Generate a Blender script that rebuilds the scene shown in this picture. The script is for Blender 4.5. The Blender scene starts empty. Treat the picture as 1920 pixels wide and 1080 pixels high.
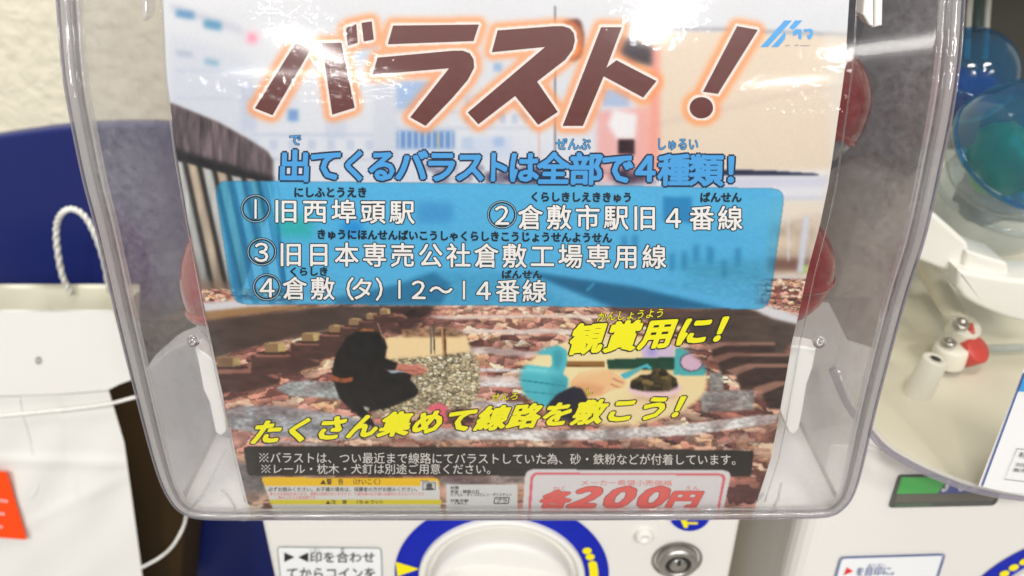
import bpy, bmesh, math, random
import numpy as np
from mathutils import Vector, Matrix
from mathutils.geometry import tessellate_polygon

sc = bpy.context.scene
COL = sc.collection
random.seed(7); rng = np.random.default_rng(11)

# ------------------------------------------------------------------ camera
PITCH = math.radians(30.0)
F = 1493.0                                  # focal length in photo pixels (28 mm on 36 mm, 1920 wide)
CAM = Vector((0, 0, 1.30))
FWD = Vector((0, math.cos(PITCH), -math.sin(PITCH)))
UP = Vector((0, math.sin(PITCH), math.cos(PITCH)))
cd = bpy.data.cameras.new('camera'); cam = bpy.data.objects.new('camera', cd); COL.objects.link(cam)
cam.location = CAM; cam.rotation_euler = (math.radians(90) - PITCH, 0, 0)
cd.lens = 28.0; cd.sensor_width = 36.0; cd.clip_start = 0.01; cd.clip_end = 60
cd.dof.use_dof = True; cd.dof.focus_distance = 0.246; cd.dof.aperture_fstop = 12
sc.camera = cam

# ------------------------------------------------------------------ world, lamps, exposure
w = bpy.data.worlds.new('World'); sc.world = w; w.use_nodes = True
bg = w.node_tree.nodes['Background']; bg.inputs[0].default_value = (0.93, 0.96, 1.0, 1); bg.inputs[1].default_value = 0.40
def lamp(name, loc, target, sx, sy, power, col=(1.0, 0.97, 0.93), roll=0):
    l = bpy.data.lights.new(name, 'AREA'); l.shape = 'RECTANGLE'; l.size = sx; l.size_y = sy; l.energy = power; l.color = col
    o = bpy.data.objects.new(name, l); COL.objects.link(o); o.location = loc
    o.rotation_euler = (Vector(target) - Vector(loc)).to_track_quat('-Z', 'Y').to_euler()
    if roll: o.rotation_euler = (o.rotation_euler.to_matrix() @ Matrix.Rotation(math.radians(roll), 3, 'Z')).to_euler()
    return o
lamp('ceiling_lamp', (-0.9, -2.1, 3.3), (-0.2, 0, 0.9), 0.9, 0.14, 58)
lamp('ceiling_lamp', (0.9, -2.1, 3.3), (0.3, 0, 0.9), 0.9, 0.14, 58)
lamp('ceiling_lamp', (0.3, -0.25, 3.2), (0.0, 0.4, 1.0), 1.4, 0.25, 30)
lamp('ceiling_lamp', (-1.2, 0.4, 3.2), (-0.4, 0.5, 1.0), 0.25, 1.3, 16)
# the rows of thin tubes further back in the shop, which glint in the film and the cover
lamp('ceiling_lamp', (-1.20, -4.15, 3.2), (0, .2, 1.2), 0.075, 0.62, 34, roll=36)
lamp('ceiling_lamp', (-1.50, -5.68, 3.2), (0, .2, 1.2), 1.30, 0.04, 26)
lamp('ceiling_lamp', (0.74, -3.25, 3.2), (0, .2, 1.2), 0.11, 0.60, 32, roll=-16)
lamp('ceiling_lamp', (2.36, -6.3, 3.2), (0, .2, 1.2), 0.60, 0.04, 18, roll=14)
lamp('ceiling_lamp', (2.35, -4.05, 3.2), (0, .2, 1.2), 0.9, 0.17, 34, roll=10)
sc.view_settings.view_transform = 'Standard'; sc.view_settings.look = 'None'; sc.view_settings.gamma = 1
sc.view_settings.exposure = -0.46
sc.render.engine = 'CYCLES'
cy = sc.cycles
cy.use_denoising = True; cy.max_bounces = 14; cy.transparent_max_bounces = 32; cy.transmission_bounces = 10
cy.caustics_reflective = False; cy.caustics_refractive = False; cy.sample_clamp_indirect = 4

# ------------------------------------------------------------------ surfaces
PV = np.array([-120, 0, 100, 230, 400, 540, 600, 700, 800, 860, 950, 1010], float)
PD = np.array([.2192, .2204, .2228, .2278, .2365, .2478, .2538, .2640, .2755, .2840, .2990, .3110])
PC = np.polyfit(PV, PD, 3)
def D(v): return float(np.polyval(PC, v))
def P(u, v, d):
    return CAM + Vector((1, 0, 0)) * ((u - 960) / F * d) + FWD * d - UP * ((v - 540) / F * d)
def PR(u, v, l=0.0): return P(u, v, D(v) - l)                 # the bowed front of the machine
def plane(Y0):                                                 # an upright plane Y = Y0
    def m(u, v, l=0.0):
        d = (Y0 - l) / (math.cos(PITCH) - (v - 540) / F * math.sin(PITCH))
        return P(u, v, d)
    return m
BODY_Y = 0.28
PB = plane(BODY_Y)

# ------------------------------------------------------------------ materials
def s2l(c): return tuple(((x / 255) / 12.92 if x / 255 <= .04045 else ((x / 255 + .055) / 1.055) ** 2.4) for x in c)
def mat(name, col, rough=.5, spec=.5, trans=0, ior=1.49, metal=0, coat=0, bump=0, bscale=60, var=0, vscale=20, sss=0, alpha=1):
    m = bpy.data.materials.new(name); m.use_nodes = True; n = m.node_tree; b = n.nodes['Principled BSDF']
    b.inputs['Base Color'].default_value = (*col, 1); b.inputs['Roughness'].default_value = rough
    b.inputs['Specular IOR Level'].default_value = spec; b.inputs['Metallic'].default_value = metal
    b.inputs['Transmission Weight'].default_value = trans; b.inputs['IOR'].default_value = ior
    b.inputs['Coat Weight'].default_value = coat; b.inputs['Coat Roughness'].default_value = .08
    tc = n.nodes.new('ShaderNodeTexCoord')
    if var:
        t = n.nodes.new('ShaderNodeTexNoise'); t.inputs['Scale'].default_value = vscale; t.inputs['Detail'].default_value = 6
        n.links.new(tc.outputs['Object'], t.inputs['Vector'])
        r = n.nodes.new('ShaderNodeMapRange'); r.inputs[3].default_value = 1 - var; r.inputs[4].default_value = 1 + var * .6
        n.links.new(t.outputs['Fac'], r.inputs[0])
        x = n.nodes.new('ShaderNodeVectorMath'); x.operation = 'SCALE'; x.inputs[0].default_value = col
        n.links.new(r.outputs[0], x.inputs['Scale']); n.links.new(x.outputs[0], b.inputs['Base Color'])
        q = n.nodes.new('ShaderNodeMapRange'); q.inputs[3].default_value = max(0, rough - .12); q.inputs[4].default_value = min(1, rough + .12)
        n.links.new(t.outputs['Fac'], q.inputs[0]); n.links.new(q.outputs[0], b.inputs['Roughness'])
    if bump:
        t = n.nodes.new('ShaderNodeTexNoise'); t.inputs['Scale'].default_value = bscale; t.inputs['Detail'].default_value = 5
        n.links.new(tc.outputs['Object'], t.inputs['Vector'])
        u = n.nodes.new('ShaderNodeBump'); u.inputs['Strength'].default_value = bump; u.inputs['Distance'].default_value = .002
        n.links.new(t.outputs['Fac'], u.inputs['Height']); n.links.new(u.outputs[0], b.inputs['Normal'])
    return m
def clear(name, tint=(.97, .97, .98), haze=.05, hazecol=(.75, .75, .76), rough=.04, gl=1.0, bump=0, bscale=40, scratch=0, ior=1.45, mask=None):
    """thin clear plastic: see-through, a fresnel gloss and a little dusty haze"""
    m = bpy.data.materials.new(name); m.use_nodes = True; n = m.node_tree; n.nodes.clear()
    out = n.nodes.new('ShaderNodeOutputMaterial'); tr = n.nodes.new('ShaderNodeBsdfTransparent'); tr.inputs[0].default_value = (*tint, 1)
    df = n.nodes.new('ShaderNodeBsdfDiffuse'); df.inputs[0].default_value = (*hazecol, 1)
    g = n.nodes.new('ShaderNodeBsdfGlossy'); g.inputs['Roughness'].default_value = rough; g.inputs[0].default_value = (gl, gl, gl, 1)
    m1 = n.nodes.new('ShaderNodeMixShader'); m2 = n.nodes.new('ShaderNodeMixShader'); fr = n.nodes.new('ShaderNodeFresnel'); fr.inputs[0].default_value = ior
    n.links.new(tr.outputs[0], m1.inputs[1]); n.links.new(df.outputs[0], m1.inputs[2]); m1.inputs[0].default_value = haze
    n.links.new(m1.outputs[0], m2.inputs[1]); n.links.new(g.outputs[0], m2.inputs[2]); n.links.new(fr.outputs[0], m2.inputs[0])
    n.links.new(m2.outputs[0], out.inputs[0])
    ge = n.nodes.new('ShaderNodeNewGeometry'); mx = n.nodes.new('ShaderNodeMapRange'); mx.inputs[3].default_value = ior; mx.inputs[4].default_value = 1 / ior
    n.links.new(ge.outputs['Backfacing'], mx.inputs[0]); n.links.new(mx.outputs[0], fr.inputs[0])
    tc = n.nodes.new('ShaderNodeTexCoord')
    if scratch:
        t = n.nodes.new('ShaderNodeTexNoise'); t.inputs['Scale'].default_value = 420; t.inputs['Detail'].default_value = 7; t.inputs['Roughness'].default_value = .7
        n.links.new(tc.outputs['Object'], t.inputs['Vector'])
        t2 = n.nodes.new('ShaderNodeTexNoise'); t2.inputs['Scale'].default_value = 18; t2.inputs['Detail'].default_value = 3
        n.links.new(tc.outputs['Object'], t2.inputs['Vector'])
        mu = n.nodes.new('ShaderNodeMath'); mu.operation = 'MULTIPLY'; n.links.new(t.outputs['Fac'], mu.inputs[0]); n.links.new(t2.outputs['Fac'], mu.inputs[1])
        r = n.nodes.new('ShaderNodeMapRange'); r.inputs[1].default_value = .14; r.inputs[2].default_value = .42; r.inputs[3].default_value = haze; r.inputs[4].default_value = haze + scratch
        n.links.new(mu.outputs[0], r.inputs[0]); n.links.new(r.outputs[0], m1.inputs[0])
    if bump:
        t = n.nodes.new('ShaderNodeTexNoise'); t.inputs['Scale'].default_value = bscale; t.inputs['Detail'].default_value = 3
        n.links.new(tc.outputs['Object'], t.inputs['Vector'])
        u = n.nodes.new('ShaderNodeBump'); u.inputs['Strength'].default_value = bump; u.inputs['Distance'].default_value = .001
        n.links.new(t.outputs['Fac'], u.inputs['Height'])
        n.links.new(u.outputs[0], g.inputs['Normal']); n.links.new(u.outputs[0], fr.inputs['Normal'])
    return m
WHITE = mat('white_plastic', (.74, .72, .68), .38, .4, var=.04, vscale=14, bump=.04, bscale=300)
WHITE2 = mat('soft_white_plastic', (.76, .745, .70), .36, .45, var=.06, vscale=40, bump=.05, bscale=300)
POSTM = mat('ivory_plastic', (.70, .67, .58), .45, .35, var=.06, vscale=40)
CREAM = mat('cream_plastic', (.66, .62, .50), .45, .4, var=.08, vscale=9)
BLUE = mat('blue_print', s2l((0, 28, 165)), .42, .3, var=.04)
YEL = mat('yellow_print', s2l((238, 222, 10)), .45, .3)
STICK = mat('sticker_film', (.80, .81, .82), .3, .4)
INK = mat('black_ink', (.02, .02, .022), .5, .3)
INKB = mat('blue_ink', s2l((70, 90, 150)), .5, .3)
RED = mat('red_ink', s2l((222, 40, 48)), .5, .3)
GREYL = mat('grey_line_ink', (.16, .2, .2), .5, .3)
GLASSY = mat('clear_acrylic', (.93, .93, .96), .05, .5, trans=1, ior=1.46)
RIMP = clear('rim_plastic', tint=(.93, .92, .92), haze=.22, hazecol=(.86, .85, .84), rough=.04, ior=1.9, bump=.35, bscale=55)
RIMD = clear('rim_edge_plastic', tint=(.72, .70, .76), haze=.34, hazecol=(.42, .40, .46), rough=.05, ior=1.8, bump=.2, bscale=40)
LIPP = clear('lip_plastic', tint=(.80, .79, .80), haze=.16, hazecol=(.6, .6, .58), rough=.06, ior=1.6)
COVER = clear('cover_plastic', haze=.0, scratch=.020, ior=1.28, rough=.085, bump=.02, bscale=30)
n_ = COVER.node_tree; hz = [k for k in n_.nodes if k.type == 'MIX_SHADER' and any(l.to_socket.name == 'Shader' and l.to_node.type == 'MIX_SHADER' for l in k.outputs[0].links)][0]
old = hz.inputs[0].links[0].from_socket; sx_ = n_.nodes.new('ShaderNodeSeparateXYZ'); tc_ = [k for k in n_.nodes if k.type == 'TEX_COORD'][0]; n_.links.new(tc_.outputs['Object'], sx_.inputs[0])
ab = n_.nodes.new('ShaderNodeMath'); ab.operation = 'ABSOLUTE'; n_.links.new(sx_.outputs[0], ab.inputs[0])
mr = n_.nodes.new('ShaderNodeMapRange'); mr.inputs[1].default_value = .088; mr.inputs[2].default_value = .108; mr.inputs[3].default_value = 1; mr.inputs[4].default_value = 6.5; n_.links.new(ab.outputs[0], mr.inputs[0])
ml = n_.nodes.new('ShaderNodeMath'); ml.operation = 'MULTIPLY'; n_.links.new(old, ml.inputs[0]); n_.links.new(mr.outputs[0], ml.inputs[1]); n_.links.new(ml.outputs[0], hz.inputs[0])   # scratch haze grows stronger towards the sides
SIDE = clear('side_plastic', tint=(.92, .91, .92), haze=.24, hazecol=(.62, .59, .58), scratch=.10, rough=.10)
METAL = mat('worn_steel', (.46, .44, .41), .38, metal=1, bump=.1, bscale=400)
DARKM = mat('dark_metal', (.05, .05, .05), .4, metal=.6)

# ------------------------------------------------------------------ object helpers
def link(o, parent):
    COL.objects.link(o)
    if parent: o.parent = parent
    return o
def empty(name, label, cat, loc=(0, 0, 0), group=None):
    o = bpy.data.objects.new(name, None); COL.objects.link(o); o['label'] = label; o['category'] = cat
    o.empty_display_size = .02
    if group: o['group'] = group
    # every part is modelled in world coordinates, so the base stays at the scene origin unless copied
    o.location = (0, 0, 0); return o
def mobj(name, verts, faces, m, parent=None, smooth=False, label=None):
    me = bpy.data.meshes.new(name); me.from_pydata([tuple(v) for v in verts], [], [tuple(f) for f in faces]); me.materials.append(m)
    if smooth: me.polygons.foreach_set('use_smooth', [True] * len(me.polygons))
    me.update()
    o = link(bpy.data.objects.new(name, me), parent)
    if label: o['label'] = label
    return o
def bmobj(name, bm, m, parent=None, smooth=False, label=None):
    me = bpy.data.meshes.new(name); bm.to_mesh(me); bm.free(); me.materials.append(m)
    if smooth: me.polygons.foreach_set('use_smooth', [True] * len(me.polygons))
    o = link(bpy.data.objects.new(name, me), parent)
    if label: o['label'] = label
    return o
def tess(pts):
    tri = tessellate_polygon([[Vector((x, y, 0)) for x, y in pts]]); return [tuple(t) for t in tri]
def flat(name, polys, surf, layer, m, parent=None, strip=26, label=None, kind=None):
    """print or sheet shapes given on the picture of a surface, laid on that surface in strips so that they follow its bow"""
    bm = bmesh.new()
    for pts in polys:
        vs = [bm.verts.new((x, y, 0)) for x, y in pts]
        for t in tess(pts):
            try: bm.faces.new([vs[i] for i in t])
            except ValueError: pass
    ys = [v.co.y for v in bm.verts]
    if strip:
        y = min(ys) + strip
        while y < max(ys):
            g = bm.verts[:] + bm.edges[:] + bm.faces[:]
            bmesh.ops.bisect_plane(bm, geom=g, plane_co=(0, y, 0), plane_no=(0, 1, 0), dist=.001); y += strip
    for v in bm.verts: v.co = surf(v.co.x, v.co.y, layer)
    o = bmobj(name, bm, m, parent, label=label)
    if kind: o['kind'] = kind
    return o
def slab(name, pts, surf, layer, thick, m, parent=None, bevel=.0008, label=None, seg=3, smooth=True):
    """solid plate: outline on a surface, thickness measured away from the camera side, edges rounded"""
    bm = bmesh.new()
    f = [bm.verts.new(surf(x, y, layer)) for x, y in pts]
    b = [bm.verts.new(surf(x, y, layer) + Vector((0, thick, 0))) for x, y in pts]
    try: ff = bm.faces.new(f); bm.faces.new(list(reversed(b)))
    except ValueError: pass
    n = len(pts)
    for i in range(n): bm.faces.new((f[i], b[i], b[(i + 1) % n], f[(i + 1) % n]))
    bmesh.ops.recalc_face_normals(bm, faces=bm.faces[:])
    if bevel:
        bmesh.ops.bevel(bm, geom=[e for e in bm.edges if e.verts[0] in f and e.verts[1] in f], offset=bevel, segments=seg, affect='EDGES', profile=.5)
    bmesh.ops.triangulate(bm, faces=[q for q in bm.faces if len(q.verts) > 4])
    return bmobj(name, bm, m, parent, smooth=False, label=label)
def rrect(x0, y0, x1, y1, r, n=5):
    out = []
    for cx, cy, a0 in ((x1 - r, y0 + r, -90), (x1 - r, y1 - r, 0), (x0 + r, y1 - r, 90), (x0 + r, y0 + r, 180)):
        for k in range(n + 1):
            a = math.radians(a0 + 90 * k / n); out.append((cx + r * math.cos(a), cy + r * math.sin(a)))
    return out
def quadround(q, r, n=5):
    """rounded corners on an arbitrary outline of pixels"""
    out = []; m = len(q)
    for i in range(m):
        a, b, c = Vector(q[i - 1]), Vector(q[i]), Vector(q[(i + 1) % m])
        p0 = b + (a - b).normalized() * r; p1 = b + (c - b).normalized() * r
        for k in range(n + 1):
            t = k / n; p = p0 * (1 - t) ** 2 + b * 2 * t * (1 - t) + p1 * t * t; out.append((p.x, p.y))
    return out
def ell(cx, cy, rx, ry, n=40, a0=0, a1=360):
    return [(cx + rx * math.cos(math.radians(a0 + (a1 - a0) * k / n)), cy + ry * math.sin(math.radians(a0 + (a1 - a0) * k / n))) for k in range(n + (a1 - a0 != 360))]
def frame_polys(q, wd):
    """thin line round an outline, as quads"""
    n = len(q); c = Vector((sum(p[0] for p in q) / n, sum(p[1] for p in q) / n)); out = []
    inn = []
    for i in range(n):
        a, b, d = Vector(q[i - 1]), Vector(q[i]), Vector(q[(i + 1) % n])
        t = (d - a).normalized(); nn = Vector((-t.y, t.x))
        if (c - b).dot(nn) < 0: nn = -nn
        inn.append(tuple(b + nn * wd))
    for i in range(n):
        j = (i + 1) % n; out.append([q[i], q[j], inn[j], inn[i]])
    return out
def tube(name, pts, r, m, parent=None, n=10, label=None, cap=True, twist=0):
    """round bar through 3-D points"""
    pts = [Vector(p) for p in pts]; V = []; Fc = []; up = Vector((0, 0, 1)); rr = r if hasattr(r, '__len__') else [r] * len(pts)
    t0 = (pts[1] - pts[0]).normalized(); nrm = t0.orthogonal().normalized()
    for i, p in enumerate(pts):
        t = (pts[min(i + 1, len(pts) - 1)] - pts[max(i - 1, 0)]).normalized()
        nrm = (nrm - t * nrm.dot(t)).normalized(); bn = t.cross(nrm)
        for k in range(n):
            a = 2 * math.pi * k / n + twist * i
            q = rr[i] * (1 + (.18 * math.cos(2 * a - 2 * twist * i * 1.0) if twist else 0))
            V.append(p + nrm * math.cos(a) * q + bn * math.sin(a) * q)
    for i in range(len(pts) - 1):
        for k in range(n): Fc.append((i * n + k, i * n + (k + 1) % n, (i + 1) * n + (k + 1) % n, (i + 1) * n + k))
    if cap: Fc += [tuple(range(n - 1, -1, -1)), tuple((len(pts) - 1) * n + k for k in range(n))]
    return mobj(name, V, Fc, m, parent, smooth=True, label=label)
def lathe(name, prof, origin, ax, m, parent=None, n=64, smooth=True, label=None):
    """profile of (radius, height) turned round the axis ax through origin"""
    ax = Vector(ax).normalized(); a = ax.orthogonal().normalized(); b = ax.cross(a); V = []; Fc = []
    for r, h in prof:
        for k in range(n):
            t = 2 * math.pi * k / n; V.append(Vector(origin) + ax * h + a * r * math.cos(t) + b * r * math.sin(t))
    for i in range(len(prof) - 1):
        for k in range(n): Fc.append((i * n + k, i * n + (k + 1) % n, (i + 1) * n + (k + 1) % n, (i + 1) * n + k))
    return mobj(name, V, Fc, m, parent, smooth, label)
def spline(pts, per=8):
    out = []; p = [Vector(q) for q in pts]
    for i in range(len(p) - 1):
        a, b, c, d = p[max(i - 1, 0)], p[i], p[i + 1], p[min(i + 2, len(p) - 1)]
        for k in range(per):
            t = k / per; out.append(.5 * ((2 * b) + (c - a) * t + (2 * a - 5 * b + 4 * c - d) * t * t + (3 * b - a - 3 * c + d) * t ** 3))
    out.append(p[-1]); return out
# ------------------------------------------------------------------ lettering
GL = {}
def glyph(ch, off):
    k = (ch, round(off, 4))
    if ch == '１' and k not in GL: GL[k] = ([(.47, .0), (.53, .0), (.53, .76), (.47, .76)], [(0, 1, 2, 3)])
    if ch == '※' and k not in GL:
        V, F_ = [], []
        def bar(x0, y0, x1, y1, w_):
            l = math.hypot(x1 - x0, y1 - y0); a, b = -(y1 - y0) / l * w_, (x1 - x0) / l * w_; n = len(V)
            V.extend([(x0 + a, y0 + b), (x1 + a, y1 + b), (x1 - a, y1 - b), (x0 - a, y0 - b)]); F_.append((n, n + 1, n + 2, n + 3))
        bar(.12, .02, .88, .76, .028); bar(.12, .76, .40, .49, .028); bar(.60, .29, .88, .02, .028)
        for x, y in ((.5, .69), (.5, .09), (.17, .39), (.83, .39)): bar(x - .055, y, x + .055, y, .055)
        GL[k] = (V, F_)
    if k not in GL:
        c = bpy.data.curves.new('glyph', 'FONT'); c.body = ch; c.offset = off; c.resolution_u = 2
        o = bpy.data.objects.new('glyph', c); COL.objects.link(o)
        bpy.context.view_layer.update()
        me = o.evaluated_get(bpy.context.evaluated_depsgraph_get()).to_mesh()
        GL[k] = ([(v.co.x, v.co.y) for v in me.vertices], [tuple(p.vertices) for p in me.polygons])
        bpy.data.objects.remove(o); bpy.data.curves.remove(c)
    return GL[k]
def cells(chars, TL, TR, BR, BL, cuts=None):
    n = len(chars); cuts = cuts or [i / n for i in range(n + 1)]; out = []
    L = lambda a, b, t: (a[0] + (b[0] - a[0]) * t, a[1] + (b[1] - a[1]) * t)
    for i, ch in enumerate(chars):
        if ch in ' \u3000': continue
        a, b = (cuts[i] if isinstance(cuts[i], tuple) else (cuts[i], cuts[i + 1]))
        out.append((ch, L(TL, TR, a), L(TL, TR, b), L(BL, BR, b), L(BL, BR, a)))
    return out
def lettering(name, cl, surf, layer, m, parent, off=0.0, label=None, grow=1.0):
    """letters as flat print; heavier weights are the same glyph laid down again a hair's breadth to each side"""
    V = []; Fc = []
    ks = 1 if off < .008 else (5 if off < .03 else 9)
    for ch, TL, TR, BR, BL in cl:
      for k_ in range(ks):
        vs, fs = glyph(ch, 0); base = len(V)
        ox = off * math.cos(math.pi * 2 * k_ / (ks - 1) + .4) if k_ else 0; oy = off * math.sin(math.pi * 2 * k_ / (ks - 1) + .4) if k_ else 0
        for x, y in vs:
            x += ox; y += oy
            t = .5 + (x - .5) * grow; s = .5 + ((.88 - y) - .5) * grow
            px = (TL[0] * (1 - t) + TR[0] * t) * (1 - s) + (BL[0] * (1 - t) + BR[0] * t) * s
            py = (TL[1] * (1 - t) + TR[1] * t) * (1 - s) + (BL[1] * (1 - t) + BR[1] * t) * s
            V.append(surf(px, py, layer + k_ * 3e-6))
        Fc += [tuple(base + i for i in f) for f in fs]
    return mobj(name, V, Fc, m, parent, label=label)
def rowq(x0, x1, yt0, yb0, yt1=None, yb1=None, sh=0):
    yt1 = yt0 if yt1 is None else yt1; yb1 = yb0 if yb1 is None else yb1
    return (x0 + sh, yt0), (x1 + sh, yt1), (x1, yb1), (x0, yb0)
def absq(chars, xs, yt0, yb0, yt1, yb1):
    x0, x1 = xs[0][0], xs[-1][1]
    return cells(chars, *rowq(x0, x1, yt0, yb0, yt1, yb1), cuts=[((a - x0) / (x1 - x0), (b - x0) / (x1 - x0)) for a, b in xs])

# crops of the photograph that outlines were read from: (x, y) there -> photo pixel
c1 = lambda x, y: (300 + x / 3.0, y / 3.0)
c2 = lambda x, y: (900 + x / 2.667, y / 2.667)
c3 = lambda x, y: (400 + x / 3.4286, 330 + y / 3.4286)
c4 = lambda x, y: (900 + x / 3.097, 330 + y / 3.097)
c5 = lambda x, y: (380 + x / 3.31, 560 + y / 3.31)
c6 = lambda x, y: (900 + x / 3.0, 560 + y / 3.0)
def M(f, *a): return [f(*p) for p in a]

# ================================================================== THE PLACE
# ---- wall
WY = 0.80
wall = bpy.data.materials.new('plaster'); wall.use_nodes = True; n_ = wall.node_tree; b_ = n_.nodes['Principled BSDF']
b_.inputs['Base Color'].default_value = (.74, .69, .55, 1); b_.inputs['Roughness'].default_value = .85
tc_ = n_.nodes.new('ShaderNodeTexCoord'); t_ = n_.nodes.new('ShaderNodeTexNoise'); t_.inputs['Scale'].default_value = 90; t_.inputs['Detail'].default_value = 4; t_.inputs['Distortion'].default_value = .6
v_ = n_.nodes.new('ShaderNodeTexVoronoi'); v_.inputs['Scale'].default_value = 60; v_.feature = 'SMOOTH_F1'
n_.links.new(tc_.outputs['Object'], t_.inputs['Vector']); n_.links.new(tc_.outputs['Object'], v_.inputs['Vector'])
a_ = n_.nodes.new('ShaderNodeMath'); a_.operation = 'ADD'; n_.links.new(t_.outputs['Fac'], a_.inputs[0]); n_.links.new(v_.outputs['Distance'], a_.inputs[1])
u_ = n_.nodes.new('ShaderNodeBump'); u_.inputs['Strength'].default_value = .6; u_.inputs['Distance'].default_value = .004
n_.links.new(a_.outputs[0], u_.inputs['Height']); n_.links.new(u_.outputs[0], b_.inputs['Normal'])
o = mobj('wall', [(-4, WY, -.2), (4, WY, -.2), (4, WY, 2.6), (-4, WY, 2.6)], [(0, 1, 2, 3)], wall); o['kind'] = 'structure'
FL = mat('floor_vinyl', (.40, .38, .35), .5, var=.1)
o = mobj('floor', [(-4, -5, -.2), (4, -5, -.2), (4, WY, -.2), (-4, WY, -.2)], [(0, 1, 2, 3)], FL); o['kind'] = 'structure'

# ---- blue chair back behind the bag
CHB = mat('blue_vinyl', (.010, .018, .125), .36, .5, bump=.10, bscale=500, var=.08, vscale=6)
t = empty('chair', 'royal blue chair with a broad curved padded back, behind the white paper bag', 'chair')
pc = plane(.52)
pts = [(p.x, p.y) for p in spline([(-140, 1500), (-150, 420), (-120, 285), (-40, 262), (60, 246), (130, 238), (230, 233), (340, 236), (440, 252), (520, 300), (560, 420), (570, 1500)], 4)]
slab('backrest', pts, pc, 0, .010, CHB, t, bevel=.0025, seg=3)
mobj('seat', [(-.34, .30, .55), (-.075, .30, .55), (-.075, .52, .55), (-.34, .52, .55), (-.34, .30, .60), (-.075, .30, .60), (-.075, .52, .60), (-.34, .52, .60)],
     [(0, 3, 2, 1), (4, 5, 6, 7), (0, 1, 5, 4), (1, 2, 6, 5), (2, 3, 7, 6), (3, 0, 4, 7)], CHB, t)

# ---- dark brown panel put in as the shade between bag and machine
BRN = mat('gap_shade_brown', (.060, .036, .014), .8, .2, var=.2, vscale=12)
t = empty('gap_shade_panel', 'dark brown panel painted as the shade between the paper bag and the machine', 'panel')
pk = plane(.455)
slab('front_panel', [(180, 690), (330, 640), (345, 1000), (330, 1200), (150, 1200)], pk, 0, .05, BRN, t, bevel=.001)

# ---- paper bag
PAP = mat('white_paper', (.75, .74, .705), .75, .2, bump=.25, bscale=26, var=.04, vscale=8)
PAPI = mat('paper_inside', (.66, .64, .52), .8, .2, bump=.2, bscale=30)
COR = mat('twisted_paper_cord', (.74, .73, .69), .8, .2, bump=.6, bscale=350)
bag = empty('paper_bag', 'white paper shopping bag with twisted cord handle and orange label', 'bag')
pbf, pbb = plane(.385), plane(.47)
def paper(name, rows, surf, m, parent, amp=.0022, k=60, seed=1, label=None):
    """a creased paper panel: rows = (v, u_left, u_right) down the panel"""
    V = []; Fc = []; rn = random.Random(seed); ph = [(rn.uniform(0, 6), rn.uniform(.02, .06), rn.uniform(.01, .05)) for _ in range(5)]
    vs = [r[0] for r in rows]; NV = 90
    for i in range(NV + 1):
        v = vs[0] + (vs[-1] - vs[0]) * i / NV
        a = np.interp(v, vs, [r[1] for r in rows]); b = np.interp(v, vs, [r[2] for r in rows])
        for j in range(k + 1):
            u = a + (b - a) * j / k
            z = sum(math.sin(p + q * u + s * v) for p, q, s in ph) / 5
            edge = -.006 * (max(0, 1 - i / 3) * .3 * math.sin(u * .045)) + .0011 * math.exp(-((v - 862 - .03 * u) / 9) ** 2) - .0009 * math.exp(-((u - 105 - .1 * (v - 600)) / 7) ** 2) + .0008 * math.exp(-((v - 1010 + .5 * u) / 11) ** 2)
            V.append(surf(u, v, amp * z + edge))
    for i in range(NV):
        for j in range(k): x = i * (k + 1) + j; Fc.append((x, x + 1, x + k + 2, x + k + 1))
    return mobj(name, V, Fc, m, parent, smooth=True, label=label)
paper('back_panel', [(533, -160, 262), (546, -160, 262), (760, -160, 240)], pbb, PAPI, bag, seed=4)
# the mouth of the bag: side gusset joining back and front rims
g0, g1, g2, g3 = pbb(262, 545), pbf(214, 583), pbf(250, 712), pbb(262, 720)
mobj('gusset', [g0, g1, g2, g3], [(0, 1, 2, 3)], PAPI, bag)
paper('front_panel', [(581, -160, 212), (700, -160, 222), (729, -160, 203), (830, -160, 233), (960, -160, 251), (1080, -160, 267), (1300, -160, 300)], pbf, PAP, bag, seed=2)
pcu = plane(.381)
flat('turned_cuff', [[(-160, 584), (213, 585), (228, 640), (247, 712), (225, 720), (203, 731), (120, 738), (-160, 748)]], pcu, .0, PAP, bag, strip=0)
flat('small_emblem', frame_polys(ell(72, 676, 6, 7, 14), 1.6) + frame_polys(ell(72, 673, 3, 3, 10), 1.2) + frame_polys(ell(72, 680, 3, 3, 10), 1.2), pcu, .0008, mat('grey_ink', (.25, .25, .26), .6), bag, strip=0)
ORG = mat('orange_label', s2l((246, 72, 8)), .5, .3)
lab = flat('label', [[(-120, 878), (10, 884), (14, 888), (50, 1008), (49, 1012), (-120, 1000)]], pbf, .0035, ORG, bag, strip=0)
LW = mat('pale_ink', (.8, .55, .5), .6)
for x, y in ((-14, 936), (-20, 960), (-24, 984)):
    for k in range(5): flat('label_mark', [rrect(x + k * 6, y - 2 + k * .8, x + k * 6 + 4.5, y + 3 + k * .8, 1.2, 2)], pbf, .0042, LW, lab, strip=0)
pts = spline([pbb(133, 549, .004), pbb(118, 520, .008), pbb(108, 470, .012), pbb(106, 425, .014), pbb(116, 400, .016), pbb(135, 392, .016), pbb(158, 405, .016), pbb(178, 440, .016), pbb(195, 490, .012), pbb(205, 545, .004)], 14)
tube('cord_handle', pts, .0018, COR, bag, n=12, twist=.62)
pts = spline([pbf(-60, 786, .002), pbf(60, 774, .0035), pbf(140, 766, .0035), pbf(205, 757, .005), pbf(253, 745, .006), pbf(310, 736, 0)], 8)
tube('tie_string', pts, .0011, COR, bag, n=8)
pts = spline([pbf(266, 1064, .003), pbf(300, 1045, .0), pbf(325, 1022, -.01), pbf(345, 985, -.02), pbf(352, 950, -.02)], 8)
tube('loose_string', pts, .0010, COR, bag, n=8)
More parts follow.
